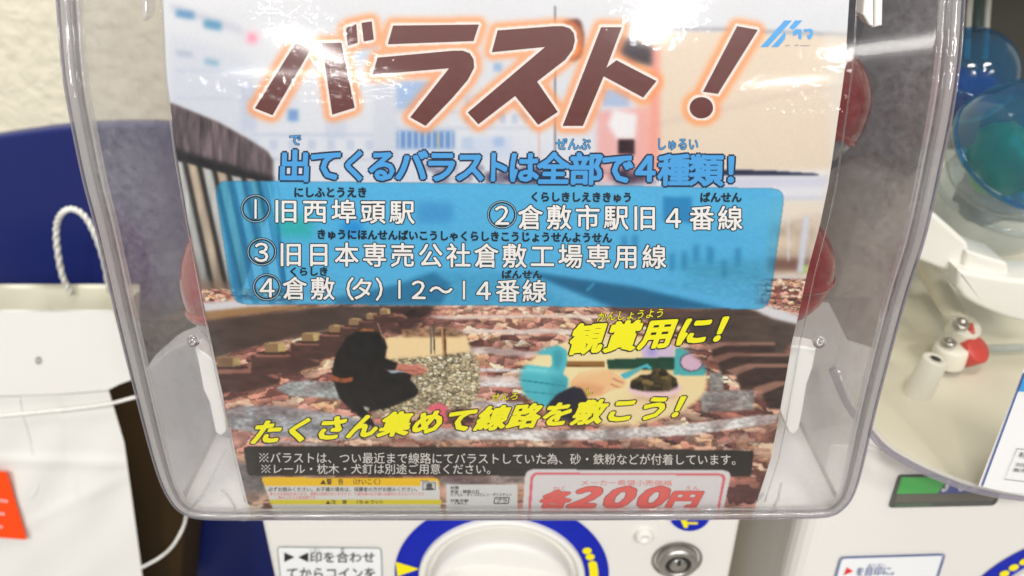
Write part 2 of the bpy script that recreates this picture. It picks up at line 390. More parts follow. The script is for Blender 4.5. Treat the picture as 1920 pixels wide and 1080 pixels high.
pts = spline([pbf(36, 745, -.0002), pbf(48, 800, -.0), pbf(66, 860, -.0), pbf(72, 905, -.0), pbf(60, 930, -.0), pbf(36, 942, -.0006)], 8)
tube('pressed_string', pts, .0012, PAP, bag, n=8)

# ================================================================== MACHINES
def body(x0, x1, ztop, zbot, m, parent, Y=BODY_Y, depth=.22, rb=.010):
    bm = bmesh.new(); r = bmesh.ops.create_cube(bm, size=1)
    for v in bm.verts: v.co = Vector(((x0 + x1) / 2 + v.co.x * (x1 - x0), Y + depth / 2 + v.co.y * depth, (ztop + zbot) / 2 + v.co.z * (ztop - zbot)))
    bmesh.ops.bevel(bm, geom=[e for e in bm.edges if abs(e.verts[0].co.z - e.verts[1].co.z) > .1 and e.verts[0].co.y < Y + .01] , offset=rb, segments=5, affect='EDGES', profile=.5)
    return bmobj('body', bm, m, parent, smooth=False)
def xz(u, v, Y=BODY_Y):
    p = plane(Y)(u, v, 0); return p.x, p.z
mach = empty('capsule_machine', 'white capsule toy machine in the middle, clear bowed front cover over the ballast poster', 'vending machine', group='capsule toy machines')
xl, zl = xz(490, 985); xr, _ = xz(1389, 985); zt = xz(900, 905)[1]; zb = xz(900, 1560)[1]
body(xl, xr, zt, zb, WHITE, mach, rb=.004)
def circ(cx, cz, r, n=72, a0=0, a1=360, Y=BODY_Y):       # ring points on the upright body face, world units
    return [(cx + r * math.cos(math.radians(a0 + (a1 - a0) * k / n)), cz + r * math.sin(math.radians(a0 + (a1 - a0) * k / n))) for k in range(n + 1)]
def ringsheet(name, cx, cz, r0, r1, Y, m, parent, a0=0, a1=360, n=96, label=None):
    A, B = circ(cx, cz, r0, n, a0, a1), circ(cx, cz, r1, n, a0, a1)
    V = [(x, Y, z) for x, z in A] + [(x, Y, z) for x, z in B]
    return mobj(name, V, [(i, i + 1, n + 2 + i, n + 1 + i) for i in range(n)], m, parent, label=label)
def dial(cx, cz, R, parent, dotside, turn, arrow=True):
    Yf = BODY_Y
    # printed blue ring, 0.4 mm proud of the body
    rg = ringsheet('dial_ring', cx, cz, R * .70, R, Yf - .0006, BLUE, parent)
    if arrow:
        V = [(cx - R * .975, Yf - .0010, cz + R * .22), (cx - R * .765, Yf - .0010, cz + R * .125), (cx - R * .975, Yf - .0010, cz + R * .025)]
        mobj('arrow_mark', V, [(0, 1, 2)], YEL, rg)
    rm = R * .86
    for a, kind in dotside:
        if kind == 'dot':
            x, z = cx + rm * math.cos(math.radians(a)), cz + rm * math.sin(math.radians(a)); q = circ(x, z, R * .042, 20)[:-1]
            mobj('dot_mark', [(p[0], Yf - .0010, p[1]) for p in q], [tuple(range(20))], YEL, rg)
        else:
            a0, a1 = kind; ringsheet('arc_mark', cx, cz, rm - R * .04, rm + R * .04, Yf - .0010, YEL, rg, a0, a1, 40)
            for aa in (a0, a1):
                x, z = cx + rm * math.cos(math.radians(aa)), cz + rm * math.sin(math.radians(aa)); q = circ(x, z, R * .04, 20)[:-1]
                mobj('arc_end', [(p[0], Yf - .00105, p[1]) for p in q], [tuple(range(20))], YEL, rg)
    org = (cx, Yf, cz); ax = (0, -1, 0)
    lathe('dial_bezel', [(R * .775, -.001), (R * .775, .0025), (R * .765, .0033), (R * .74, .0036), (R * .715, .0030), (R * .70, .001), (R * .70, -.004)], org, ax, WHITE2, parent, n=96)
    lathe('dial_recess_shade', [(R * .70, -.004), (R * .60, -.004)], org, ax, DARKM, parent, n=96)  # floor of the recess coloured dark as the shadow round the knob
    kn = lathe('knob', [(R * .650, -.004), (R * .650, .007), (R * .645, .0092), (R * .63, .0108), (R * .58, .0116), (R * .3, .0122), (.0001, .0124)], org, ax, WHITE2, parent, n=96)
    # turning grip: a broad raised ridge across the knob, higher and wider to one side
    NX, NW = 28, 14; V = []; Fc = []; ca, sa = math.cos(turn), math.sin(turn)
    for i in range(NX + 1):
        s = -1 + 2 * i / NX; wd = R * (.40 + .07 * s) * math.sqrt(max(0.0, 1 - abs(s) ** 3.2)) + 1e-5
        for j in range(NW + 1):
            q = -1 + 2 * j / NW
            h = .0105 + .012 * (1 - abs(q) ** 7) * (1 - abs(s) ** 7)
            lx, lz = s * R * .60, q * wd
            V.append((cx + lx * ca - lz * sa, Yf - h, cz + lx * sa + lz * ca))
    for i in range(NX):
        for j in range(NW): x = i * (NW + 1) + j; Fc.append((x, x + 1, x + NW + 2, x + NW + 1))
    mobj('grip', V, Fc, WHITE2, kn, smooth=True)
    return rg
cx, cz = xz(941, 1081)
R = .0548
dial(cx, cz, R, mach, [(25, 'dot'), (19.3, 'dot'), (0, (-32, 13))], math.radians(-14))
# instruction sticker
st = flat('instruction_sticker', [quadround([(519, 1025), (715, 1027), (723, 1230), (540, 1230)], 8)], PB, .0005, STICK, mach, strip=0)
flat('sticker_border', frame_polys(quadround([(519, 1025), (715, 1027), (723, 1230), (540, 1230)], 8), 1.6), PB, .0008, GREYL, st, strip=0)
flat('arrow_pair', [[(533, 1036), (552, 1045), (533, 1054)], [(578, 1036), (578, 1054), (559, 1045)]], PB, .0009, INK, st, strip=0)
lettering('lettering', cells('印を合わせ', *rowq(580, 704, 1034, 1056)) + cells('てからコインを', *rowq(536, 706, 1063, 1088)) + cells('まっすぐ入れる', *rowq(541, 709, 1094, 1118)), PB, .0009, INK, st, off=.012)
lettering('ruby_lettering', cells('しるし', *rowq(580, 602, 1027, 1035)) + cells('あ', *rowq(637, 647, 1026, 1035)), PB, .0009, GREYL, st, off=.0)
# round blue badge
bd = flat('round_badge', [ell(1293, 962, 40, 34)], PB, .0006, BLUE, mach, strip=0)
flat('badge_mark', [[(1276, 975), (1288, 975), (1290, 989), (1283, 990)], [(1288, 979), (1308, 979), (1308, 983), (1288, 983)]], PB, .0010, YEL, bd, strip=0)
# screw boss
p = PB(1207, 1000); lathe('screw_boss', [(.0042, -.001), (.0042, .003), (.0036, .0038), (.0018, .0038), (.0015, .0030), (.0001, .0030)], p, (0, -1, 0), WHITE2, mach, n=24)
# key lock in its dish
p = PB(1269, 1048)
lk = lathe('lock_dish', [(.0128, .0008), (.0118, .0012), (.0112, -.001), (.0105, -.002)], p, (0, -1, 0), METAL, mach, n=48)
lathe('lock_cylinder', [(.0108, -.001), (.0100, .0035), (.0090, .0046), (.0070, .0048), (.0062, .0040), (.0061, .0028)], p, (0, -1, 0), METAL, lk, n=48)
lathe('key_slot', [(.0061, .0029), (.0045, .0029)], p, (0, -1, 0), DARKM, lk, n=36)
lathe('lock_core', [(.0045, .0029), (.0044, .0044), (.0038, .0050), (.0001, .0050)], p, (0, -1, 0), METAL, lk, n=36)
mobj('key_notch', [p + Vector((-.0009, -.0053, .001)), p + Vector((.0009, -.0053, .001)), p + Vector((.0009, -.0053, .0052)), p + Vector((-.0009, -.0053, .0052))], [(0, 1, 2, 3)], DARKM, lk)

# ---- clear front cover
LO = [(-60, 96), (0, 102), (100, 110), (180, 120), (330, 150), (430, 176), (600, 216), (760, 256), (850, 280), (905, 298), (940, 316), (960, 334), (972, 358), (976, 390)]
RO = [(-60, 1818), (0, 1813), (100, 1806), (200, 1792), (300, 1772), (440, 1740), (560, 1702), (720, 1658), (800, 1638), (860, 1624), (905, 1612), (935, 1600), (955, 1584), (968, 1564), (973, 1535)]
def edge(tab, v): return float(np.interp(v, [a for a, b in tab], [b for a, b in tab]))
V = []; Fc = []; NU, NVV = 70, 80
for i in range(NVV + 1):
    v = -60 + (970 + 60) * i / NVV
    a, b = edge(LO, v) + 5, edge(RO, v) - 5
    for j in range(NU + 1):
        s = .5 - .5 * math.cos(math.pi * j / NU); u = a + (b - a) * s
        e = max(0, 1 - min(u - a, b - u) / 42.0); V.append(PR(u, v, .007 - .0045 * e ** 2.2 - .003 * max(0, 1 - (970 - v) / 30.) ** 2))
for i in range(NVV):
    for j in range(NU): x = i * (NU + 1) + j; Fc.append((x, x + 1, x + NU + 2, x + NU + 1))
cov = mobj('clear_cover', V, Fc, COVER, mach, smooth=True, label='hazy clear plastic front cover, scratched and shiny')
outline = [(u, v) for v, u in LO] + [(440, 977), (540, 977), (700, 977), (900, 977), (1100, 977), (1300, 976), (1400, 975), (1480, 974)] + [(u, v) for v, u in reversed(RO)]
opts = [(p.x, p.y) for p in spline([Vector((a, b, 0)) for a, b in outline], 6)]
def rim(name, inset, w_, dep, lay, m, parent, rnd=.0012):
    """moulded edge: rounded bar that runs round the cover"""
    V = []; Fc = []; n = len(opts)
    sec = [(0, 0), (0, .5), (.08, .85), (.3, 1), (.7, 1), (.92, .85), (1, .5), (1, 0), (.92, -.0), (.5, -.0)]
    sec = [(.5 + .5 * math.cos(a) * abs(math.cos(a)) ** -.4 if abs(math.cos(a)) > 1e-6 else .5, .5 + .5 * math.sin(a) * abs(math.sin(a)) ** -.4 if abs(math.sin(a)) > 1e-6 else .5) for a in [2 * math.pi * (k + .5) / 16 for k in range(16)]]
    for i, (u, v) in enumerate(opts):
        a, b = Vector(opts[max(i - 1, 0)]), Vector(opts[min(i + 1, n - 1)]); t = (b - a).normalized(); nn = Vector((t.y, -t.x))   # towards the middle
        c = Vector((u, v)); p0 = PR(u, v, lay)
        q = c + nn * 30; inn = (PR(q.x, q.y, lay) - p0).normalized(); back = FWD
        for x, y in sec: V.append(p0 + inn * (inset + w_ * x) + back * dep * (y))
    k = len(sec)
    for i in range(n - 1):
        for j in range(k): Fc.append((i * k + j, i * k + (j + 1) % k, (i + 1) * k + (j + 1) % k, (i + 1) * k + j))
    return mobj(name, V, Fc, m, parent, smooth=True)
rim('cover_rim', .0, .0009, .010, .006, RIMD, cov)
rim('rim_roll', .0009, .0028, .006, .0068, RIMP, cov)
rim('rim_ridge', .0037, .0012, .004, .0062, LIPP, cov)
rim('inner_lip', .0056, .0009, .003, .0060, RIMP, cov)
# clear side walls running back from the rim
def backsheet(name, pts, depth, m, parent, inw=.0):
    V = []; Fc = []; n = len(pts)
    for k in range(2):
        for (u, v) in pts: 
            p0 = PR(u, v, .0); c = PR(955, v, 0); V.append(p0 + Vector((0, depth * k, 0)) + (c - p0).normalized() * inw * k)
    for i in range(n - 1): Fc.append((i, i + 1, n + i + 1, n + i))
    return mobj(name, V, Fc, m, parent, smooth=True)
L1 = [p for p in opts if p[0] < 420 and p[1] < 972]; R1 = [p for p in opts if p[0] > 1540 and p[1] < 966]; B1 = [p for p in opts if p[1] > 955]
backsheet('side_wall', [(u + 10, v) for u, v in L1], .17, SIDE, mach)
backsheet('side_wall', [(u - 10, v) for u, v in R1], .07, SIDE, mach)
FROST = mat('frosted_plastic', (.80, .79, .77), .35, .5, var=.06, vscale=30)
backsheet('case_floor', [(u, v - 8) for u, v in B1], .05, FROST, mach, inw=.0)
# inside mouldings seen through the cover
pi1, pi2 = plane(.262), plane(.262)
GRYP = mat('grey_inner_plastic', (.47, .47, .475), .4, .5, var=.16, vscale=35, bump=.1, bscale=60)
SMOKE = mat('smoky_grey_plastic', (.065, .062, .072), .4, .5, var=.5, vscale=70)
TAUPE = mat('taupe_inner_plastic', (.20, .165, .145), .5, .4, var=.2, vscale=14)
PALE = mat('pale_inner_plastic', (.56, .53, .50), .45, .4, var=.1, vscale=14)
slab('inner_shell', quadround([(262, 705), (318, 655), (368, 636), (480, 636), (480, 958), (352, 962), (300, 900)], 14), pi1, 0, .012, GRYP, mach, bevel=.001)
slab('inner_shell', [(1400, -120), (1800, -120), (1790, 130), (1765, 300), (1735, 330), (1690, 300), (1640, 285), (1590, 300), (1400, 420)], plane(.292), 0, .01, SMOKE, mach, bevel=.0008)
slab('inner_shell', [(1400, 250), (1780, 250), (1740, 400), (1690, 590), (1655, 700), (1580, 660), (1400, 600)], plane(.302), 0, .01, TAUPE, mach, bevel=.0008)
slab('inner_shell', [(1400, 560), (1555, 570), (1590, 640), (1655, 660), (1600, 860), (1590, 950), (1400, 950)], plane(.2815), 0, .0012, PALE, mach, bevel=.0)
def shade_block(u0, u1, v, y0, y1, parent):  # unseen block above a machine, added to shade its inside
    a, b = plane(y0)(u0, v), plane(y0)(u1, v); x0, x1, z = a.x, b.x, a.z
    bm = bmesh.new(); bmesh.ops.create_cube(bm, size=1)
    for q in bm.verts: q.co = Vector(((x0 + x1) / 2 + q.co.x * (x1 - x0), (y0 + y1) / 2 + q.co.y * (y1 - y0), z + .03 + q.co.z * .06))
    bmesh.ops.bevel(bm, geom=bm.edges[:], offset=.004, segments=2, affect='EDGES'); bmobj('added_shade_block', bm, WHITE, parent)
shade_block(90, 1830, -190, .246, .46, mach)
# white clips
def clip(pts, lay=-.006, th=.006, m=WHITE2): return slab('white_clip', pts, PR, lay, th, m, mach, bevel=.0007)
clip([(1480, 648), (1512, 651), (1531, 655), (1524, 690), (1513, 722), (1506, 765), (1498, 806), (1488, 816), (1478, 811), (1460, 767), (1464, 700)])
clip(quadround([(366, 652), (386, 664), (404, 678), (419, 739), (426, 809), (415, 818), (404, 812), (392, 755), (381, 731)], 3))
clip([(1618, 28), (1624, -40), (1639, -40), (1639, 53), (1630, 48)]); clip([(1641, -40), (1657, -40), (1655, 49), (1641, 52)])
clip([(263, -40), (277, -40), (276, 30), (271, 41), (264, 38)], m=RIMP)
for u, v in ((364, 639), (1534, 641)):
    lathe('clear_rivet', [(.0019, 0), (.0019, .0012), (.0013, .0020), (.0008, .0016), (.0001, .0021)], PR(u, v, .0065), -FWD, GLASSY, cov, n=20)
# diagonal ribs in the lower corners
for q in ([(424, 840), (400, 890), (378, 930), (350, 962)], [(415, 918), (432, 935), (446, 962), (458, 976)], [(1465, 905), (1458, 935), (1446, 958), (1440, 972)], [(1432, 925), (1420, 938), (1405, 948)]):
    tube('corner_rib', spline([PR(a, b, -.001) for a, b in q], 6), .0005, RIMP, mach, n=8, cap=False)

# ================================================================== POSTER
X0, Y0, SC = 296.0, -66.0, 1.5
W_, H_ = int(1312 / SC) + 1, int(1046 / SC) + 1
img = np.zeros((H_, W_, 3)); UU, VV = np.meshgrid(X0 + np.arange(W_) * SC, Y0 + np.arange(H_) * SC)
def blur(a, s):
    s = s / SC
    if s < .3: return a
    r = int(3 * s) + 1; k = np.exp(-.5 * (np.arange(-r, r + 1) / s) ** 2); k /= k.sum()
    b = np.pad(a, ((r, r), (r, r)), 'edge')
    t = sum(k[i] * b[i:i + a.shape[0], :] for i in range(2 * r + 1)); return sum(k[i] * t[:, i:i + a.shape[1]] for i in range(2 * r + 1))
def mask(pts, soft=1.0):
    m = np.zeros((H_, W_), bool); n = len(pts)
    for i in range(n):
        (x1, y1), (x2, y2) = pts[i], pts[(i + 1) % n]
        if y1 == y2: continue
        c = ((VV >= min(y1, y2)) & (VV < max(y1, y2))) & (UU < (x2 - x1) * (VV - y1) / (y2 - y1) + x1)
        m ^= c
    m = m.astype(float)
    if soft > .4 and m.any():
        r = int(3.2 * soft / SC) + 3; ys, xs = np.where(m > 0); a, b, c, d = max(0, ys.min() - r), min(H_, ys.max() + r), max(0, xs.min() - r), min(W_, xs.max() + r)
        m[a:b, c:d] = blur(m[a:b, c:d], soft)
    return m
def vnoise(sx, sy, seed, octv=4):
    r = np.random.default_rng(seed); out = np.zeros((H_, W_)); tot = 0; amp = 1
    for _ in range(octv):
        gw, gh = int(1400 / sx) + 3, int(1150 / sy) + 3; g = r.random((gh, gw)); x = (UU - X0) / sx; y = (VV - Y0) / sy
        xi, yi = x.astype(int), y.astype(int); fx, fy = x - xi, y - yi; fx = fx * fx * (3 - 2 * fx); fy = fy * fy * (3 - 2 * fy)
        out += amp * ((g[yi, xi] * (1 - fx) + g[yi, xi + 1] * fx) * (1 - fy) + (g[yi + 1, xi] * (1 - fx) + g[yi + 1, xi + 1] * fx) * fy)
        tot += amp; amp *= .55; sx, sy = max(sx / 2, 1.6), max(sy / 2, 1.6)
    return out / tot
def put(m, c, a=1.0):
    m = (m * a)[..., None]; img[:] = img * (1 - m) + np.asarray(c, float) * m
def poly(pts, c, soft=1.5, a=1.0, tex=0, sx=14, sy=5, seed=3):
    m = mask(pts, soft); c = np.asarray(c, float)
    if tex: c = np.clip(c * (1 + tex * (vnoise(sx, sy, seed)[..., None] - .5) * 2), 0, 255)
    put(m, c, a)
def rect(x0, y0, x1, y1, c, soft=2, a=1.0): poly([(x0, y0), (x1, y0), (x1, y1), (x0, y1)], c, soft, a)
def line(pts, wd, c, soft=1, a=1.0):
    for (x1, y1), (x2, y2) in zip(pts[:-1], pts[1:]):
        l = math.hypot(x2 - x1, y2 - y1); nx, ny = -(y2 - y1) / l * wd / 2, (x2 - x1) / l * wd / 2
        poly([(x1 + nx, y1 + ny), (x2 + nx, y2 + ny), (x2 - nx, y2 - ny), (x1 - nx, y1 - ny)], c, soft, a)
def voro(A, B, seed):
    """cells of crushed stone: returns cell hash (3), facet offset and border closeness"""
    r = np.random.default_rng(seed); N = 256; jx, jy = r.random((N, N)), r.random((N, N)); hs = r.random((N, N, 4))
    xi, yi = np.floor(A).astype(int), np.floor(B).astype(int); f1 = np.full(A.shape, 9.); f2 = np.full(A.shape, 9.); h = np.zeros(A.shape + (4,)); dx = np.zeros(A.shape); dy = np.zeros(A.shape)
    for oy in (-1, 0, 1):
        for ox in (-1, 0, 1):
            cx_, cy_ = (xi + ox) % N, (yi + oy) % N; ex = xi + ox + .1 + .8 * jx[cy_, cx_] - A; ey = yi + oy + .1 + .8 * jy[cy_, cx_] - B
            d = np.abs(ex) * .75 + np.abs(ey) * .75 + .35 * np.hypot(ex, ey); n1 = d < f1; f2 = np.where(n1, f1, np.minimum(f2, d)); f1 = np.where(n1, d, f1)
            h = np.where(n1[..., None], hs[cy_, cx_], h); dx = np.where(n1, ex, dx); dy = np.where(n1, ey, dy)
    return f1, f2, h, dx, dy
def stones(sx, sy, u0, pal, seed, wob=5, dark=(62, 40, 36), crack=.10):
    B = np.cumsum(SC / sy(VV), axis=0); A = (UU - u0) / sx(VV) + 100
    A = A + (vnoise(30, 14, seed + 1) - .5) * wob * .25; B = B + (vnoise(26, 10, seed + 2) - .5) * wob * .25
    f1, f2, h, dx, dy = voro(A, B, seed); pal = np.asarray(pal, float); c = pal[(h[..., 0] * len(pal)).astype(int) % len(pal)]
    ang = h[..., 1] * 6.28; side = dx * np.cos(ang) + dy * np.sin(ang)
    sh = 1 + np.where(side > .05, -.30 * h[..., 2], .16 * h[..., 2]) + .10 * dy * 2 + (h[..., 3] - .5) * .22
    sh *= 1 + (vnoise(9, 5, seed + 3) - .5) * .30
    c = c * sh[..., None]; e = np.clip(1 - (f2 - f1) / crack, 0, 1)[..., None] * .75
    return np.clip(c * (1 - e) + np.asarray(dark, float) * e, 0, 255)

# -- sky and far houses (pale, out of focus)
img[:] = (213, 214, 215)
put(np.clip((VV - 20) / 300, 0, 1), (206, 212, 222), .7)
put(np.clip(blur(vnoise(120, 60, 5, 2), 6) * 1.4 - .4, 0, 1), (222, 222, 224), .5)
poly(M(c1, (60, 15), (460, 150), (480, 200), (60, 60)), (188, 190, 200), 5, .7)
for a, b, c_, d, col in ((88, 52, 192, 100, (104, 148, 184)), (248, 108, 345, 162, (100, 152, 182)), (92, 278, 185, 316, (160, 170, 186)), (252, 325, 332, 368, (110, 160, 184))):
    poly(M(c1, (a, b), (c_, b + 16), (c_, d + 10), (a, d - 6)), col, 4, .9)
put(np.exp(-((UU - 473) ** 2 + (VV - 71) ** 2) / 2 / 8 ** 2), (238, 150, 170), .8)
for x0_, y0_, x1_, y1_, col, a in ((452, 160, 482, 245, (178, 190, 212), .55), (540, 205, 560, 228, (110, 150, 196), .8), (610, 225, 650, 262, (196, 202, 216), .7), (520, 120, 560, 200, (204, 208, 220), .5),
    (742, 152, 835, 205, (150, 176, 212), .7), (744, 246, 852, 280, (112, 150, 196), .9), (740, 282, 860, 300, (205, 210, 222), .7), (880, 258, 960, 300, (190, 202, 222), .5), (925, 118, 942, 135, (140, 170, 205), .7),
    (866, 257, 886, 281, (180, 196, 216), .8), (928, 205, 945, 222, (155, 180, 215), .6), (925, 258, 945, 276, (150, 178, 214), .6), (975, 205, 1010, 222, (150, 182, 215), .6), (985, 30, 1020, 60, (205, 214, 226), .5),
    (642, 100, 700, 112, (170, 195, 218), .5), (674, 70, 710, 100, (185, 205, 225), .6), (1130, 168, 1180, 200, (150, 170, 205), .6), (1100, 205, 1160, 225, (200, 190, 200), .5)):
    rect(x0_, y0_, x1_, y1_, col, 3.5, a)
for k in range(9): rect(748 + k * 12, 247, 751 + k * 12, 279, (210, 214, 224) if k != 6 else (235, 205, 140), 1.5, .8)
for x0_, y0_, x1_, y1_ in ((330, 130, 470, 136), (330, 182, 480, 187), (470, 250, 700, 256), (450, 296, 720, 302), (740, 208, 860, 213), (740, 238, 1010, 243), (860, 180, 1020, 184)): rect(x0_, y0_, x1_, y1_, (182, 190, 206), 3, .55)
for k in range(7): rect(470 + k * 36, 262, 484 + k * 36, 282, (172, 186, 208), 2.5, .45); rect(872 + k * 22, 214, 882 + k * 22, 232, (160, 178, 206), 2, .45); rect(872 + k * 22, 186, 882 + k * 22, 202, (168, 184, 208), 2, .4)
poly([(320, 60), (470, 110), (480, 330), (320, 200)], (196, 200, 210), 8, .45); poly([(700, 120), (745, 110), (745, 330), (700, 330)], (192, 196, 208), 4, .4)
# beige shed on the right, red tower, signal
poly([(1195, 62), (1300, 58), (1600, 68), (1600, 330), (1195, 330)], (221, 207, 189), 4)
line([(1195, 57), (1330, 54), (1600, 66)], 6, (166, 166, 172), 3, .9)
line([(1222, 235), (1420, 190), (1500, 170), (1600, 160)], 5, (200, 182, 176), 5, .6); line([(1330, 330), (1600, 322)], 9, (228, 226, 224), 4)
poly([(1218, 90), (1238, 92), (1236, 330), (1214, 330)], (232, 150, 138), 5, .7)
poly([(1120, 210), (1218, 200), (1222, 340), (1118, 340)], (228, 168, 162), 5, .75)
poly([(1150, 205), (1195, 215), (1190, 262), (1158, 262), (1140, 235)], (226, 224, 224), 4)
poly([(1160, 262), (1190, 262), (1190, 290), (1160, 288)], (62, 40, 48), 2.5)
poly([(1150, 60), (1222, 88), (1222, 124), (1180, 118), (1155, 95)], (74, 64, 72), 5, .9)
poly(quadround([(1052, 40), (1088, 34), (1096, 70), (1092, 108), (1070, 118), (1056, 108)], 12), (96, 52, 44), 3, .9)
put(np.exp(-((UU - 1075) ** 2 + (VV - 92) ** 2) / 2 / 9 ** 2), (250, 150, 40), 1)
line([(1041, 12), (1041, 300)], 4, (90, 90, 104), 1.6, .75); line([(1015, 60), (1010, 300)], 3, (216, 150, 130), 2, .5)
put(mask([(800, 306), (960, 312), (1330, 318), (1330, 345), (800, 345)], 7) * np.clip(vnoise(46, 40, 9, 3) * 3.2 - 1.2, 0, 1), (44, 34, 62), .9)
poly([(1330, 318), (1440, 320), (1535, 326), (1535, 330), (1330, 330)], (52, 58, 82), 2)
rect(1330, 332, 1560, 352, (206, 206, 216), 4, .9); rect(1440, 352, 1600, 372, (222, 220, 222), 5, .8); rect(1440, 368, 1600, 376, (196, 200, 212), 3, .7)
poly([(1440, 376), (1600, 376), (1600, 420), (1440, 420)], (224, 214, 200), 5)
poly([(1440, 420), (1560, 400), (1600, 420), (1600, 520), (1440, 520)], (206, 190, 172), 6, 1, tex=.12, sx=30, sy=20)
rect(1440, 484, 1530, 508, (128, 96, 84), 5, .9); rect(1500, 497, 1520, 512, (176, 196, 110), 3, .9)
line([(1513, 405), (1500, 512)], 12, (206, 210, 220), 3, .95); line([(1478, 400), (1478, 490)], 4, (214, 216, 222), 2, .6)
# whitish margin of the print on the right
poly([(1544, 60), (1620, 60), (1590, 400), (1520, 560), (1500, 560), (1536, 400), (1556, 300)], (219, 214, 204), 5, .55)
# far left: old timber fence with a dark cap shadow and upright boards
poly(M(c1, (60, 580), (330, 690), (480, 775), (600, 850), (640, 905), (638, 1012), (560, 1080), (60, 1080)), (158, 152, 146), 3)
fence_top = M(c1, (60, 580), (330, 690), (480, 775), (600, 850), (636, 905), (636, 1008), (400, 950), (100, 850), (60, 800))
poly(fence_top, (112, 100, 103), 2.5, 1, tex=.42, sx=9, sy=60, seed=21)
poly(M(c1, (60, 790), (100, 840), (400, 930), (640, 1000), (640, 1040), (380, 1020), (100, 910), (60, 900)), (46, 44, 46), 4)
brd = mask([(320, 300), (352, 306), (440, 330), (520, 345), (440, 590), (360, 590)], 2); 
st_ = np.interp((UU - (VV - 300) * .22 - 320) % 26, [0, 3, 5, 14, 20, 23, 26], [.25, .3, .95, 1.0, .85, .3, .25]); st_ = blur(st_ * (1 + (vnoise(5, 90, 31) - .5) * .35), 2)
pw = (1 - np.clip((VV - 470) / 90, 0, 1) * .35)[..., None]
bc = np.where((((UU - (VV - 300) * .22 - 320) // 26) % 2 == 0)[..., None], np.array([196, 196, 192.]), np.array([196, 180, 160.])) * st_[..., None] * pw
put(brd, bc, .95)
poly([(330, 520), (440, 530), (440, 590), (360, 590)], (150, 126, 110), 5, .7)

# -- the ballast bed
low = mask([(280, 545), (1620, 520), (1620, 1000), (280, 1000)], 2)
pal = [(204, 150, 132), (176, 122, 108), (222, 182, 160), (146, 98, 88), (234, 202, 178), (210, 160, 146), (126, 84, 80), (226, 190, 166), (216, 172, 140)]
st1 = stones(lambda v: 13 + np.clip(v - 570, 0, 400) * .16, lambda v: 5.5 + np.clip(v - 570, 0, 400) * .075, 945, pal, 41)
put(low, st1)
# streaks of near-white sleepers narrowing up the middle
ctr = mask([(820, 575), (1130, 575), (1290, 700), (1330, 840), (640, 840), (760, 700)], 12)
strk = np.clip(np.sin(np.cumsum(SC / (2.6 + np.clip(VV - 575, 0, 400) * .055), axis=0) * 1.0 + (vnoise(60, 30, 8) - .5) * 2.2) * 2.2 - 1.0, 0, 1)
put(ctr * strk * (VV < 740), np.clip(np.array([226, 214, 208.]) * (1 + (vnoise(20, 3, 77)[..., None] - .5) * .25), 0, 255), .9)
put(ctr * np.clip((640 - VV) / 60, 0, 1), (226, 196, 176), .35)
# left rail: pale head, tan edge, brown web
poly(M(c5, (-80, 30), (270, 5), (600, 40), (-80, 95)), (214, 212, 214), 2.5); 
poly(M(c5, (-80, 92), (300, 50), (800, 42), (600, 72), (300, 100), (-80, 160)), (170, 136, 98), 2.5)
web = M(c5, (-80, 150), (300, 98), (600, 68), (800, 45), (1450, 45), (1420, 80), (1100, 130), (700, 215), (380, 285), (100, 365), (-80, 400))
poly(web, (90, 74, 68), 3, 1, tex=.18, sx=60, sy=16, seed=55); poly(M(c5, (300, 150), (560, 110), (620, 200), (340, 250)), (108, 84, 74), 12, .5)
poly(M(c5, (1150, 60), (1430, 50), (1340, 180), (1290, 225), (1180, 230), (1100, 180)), (66, 46, 46), 5, .9, tex=.4, sx=14, sy=8)
# plates, brackets and square bolts
bol = [(85, 360, 150, 62, 6), (380, 272, 132, 60, 4), (612, 212, 112, 52, 3), (782, 165, 100, 46, 3), (905, 124, 86, 42, 2), (1012, 92, 78, 38, 2), (1098, 62, 66, 36, 2)]
for i, (bx, by, bw, bh, k) in enumerate(bol):
    s = bw / 150.
    poly(M(c5, (bx - 90 * s, by + 88 * s), (bx + 130 * s, by + 66 * s), (bx + 330 * s, by + 72 * s), (bx + 400 * s, by + 120 * s), (bx + 395 * s, by + 165 * s), (bx + 180 * s, by + 220 * s), (bx - 90 * s, by + 230 * s)), (96, 68, 62), 1.5, 1, tex=.2, sx=20, sy=6, seed=60 + i)
    poly(M(c5, (bx - 60 * s, by + 84 * s), (bx + 150 * s, by + 66 * s), (bx + 320 * s, by + 74 * s), (bx + 395 * s, by + 128 * s), (bx + 380 * s, by + 140 * s), (bx + 280 * s, by + 104 * s), (bx - 60 * s, by + 106 * s)), (170, 122, 108), 1.2, .9)
    poly([c5(bx + bw * .5 + bw * .85 * math.cos(a_), by + bh * 1.06 + bh * .22 * math.sin(a_)) for a_ in np.linspace(0, 6.283, 24)[:-1]], (78, 54, 46), 1)
    poly(M(c5, (bx, by + 6), (bx + bw * .66, by + 4), (bx + bw * .68, by + bh), (bx + 4, by + bh)), (156, 128, 96), 1)
    poly(M(c5, (bx + bw * .66, by + 4), (bx + bw * .98, by + 2), (bx + bw, by + bh * .92), (bx + bw * .68, by + bh)), (196, 176, 124), 1)
    poly(M(c5, (bx, by + 6), (bx + bw * .35, by - 5), (bx + bw * .98, by), (bx + bw * .66, by + 8)), (188, 160, 124), .8)
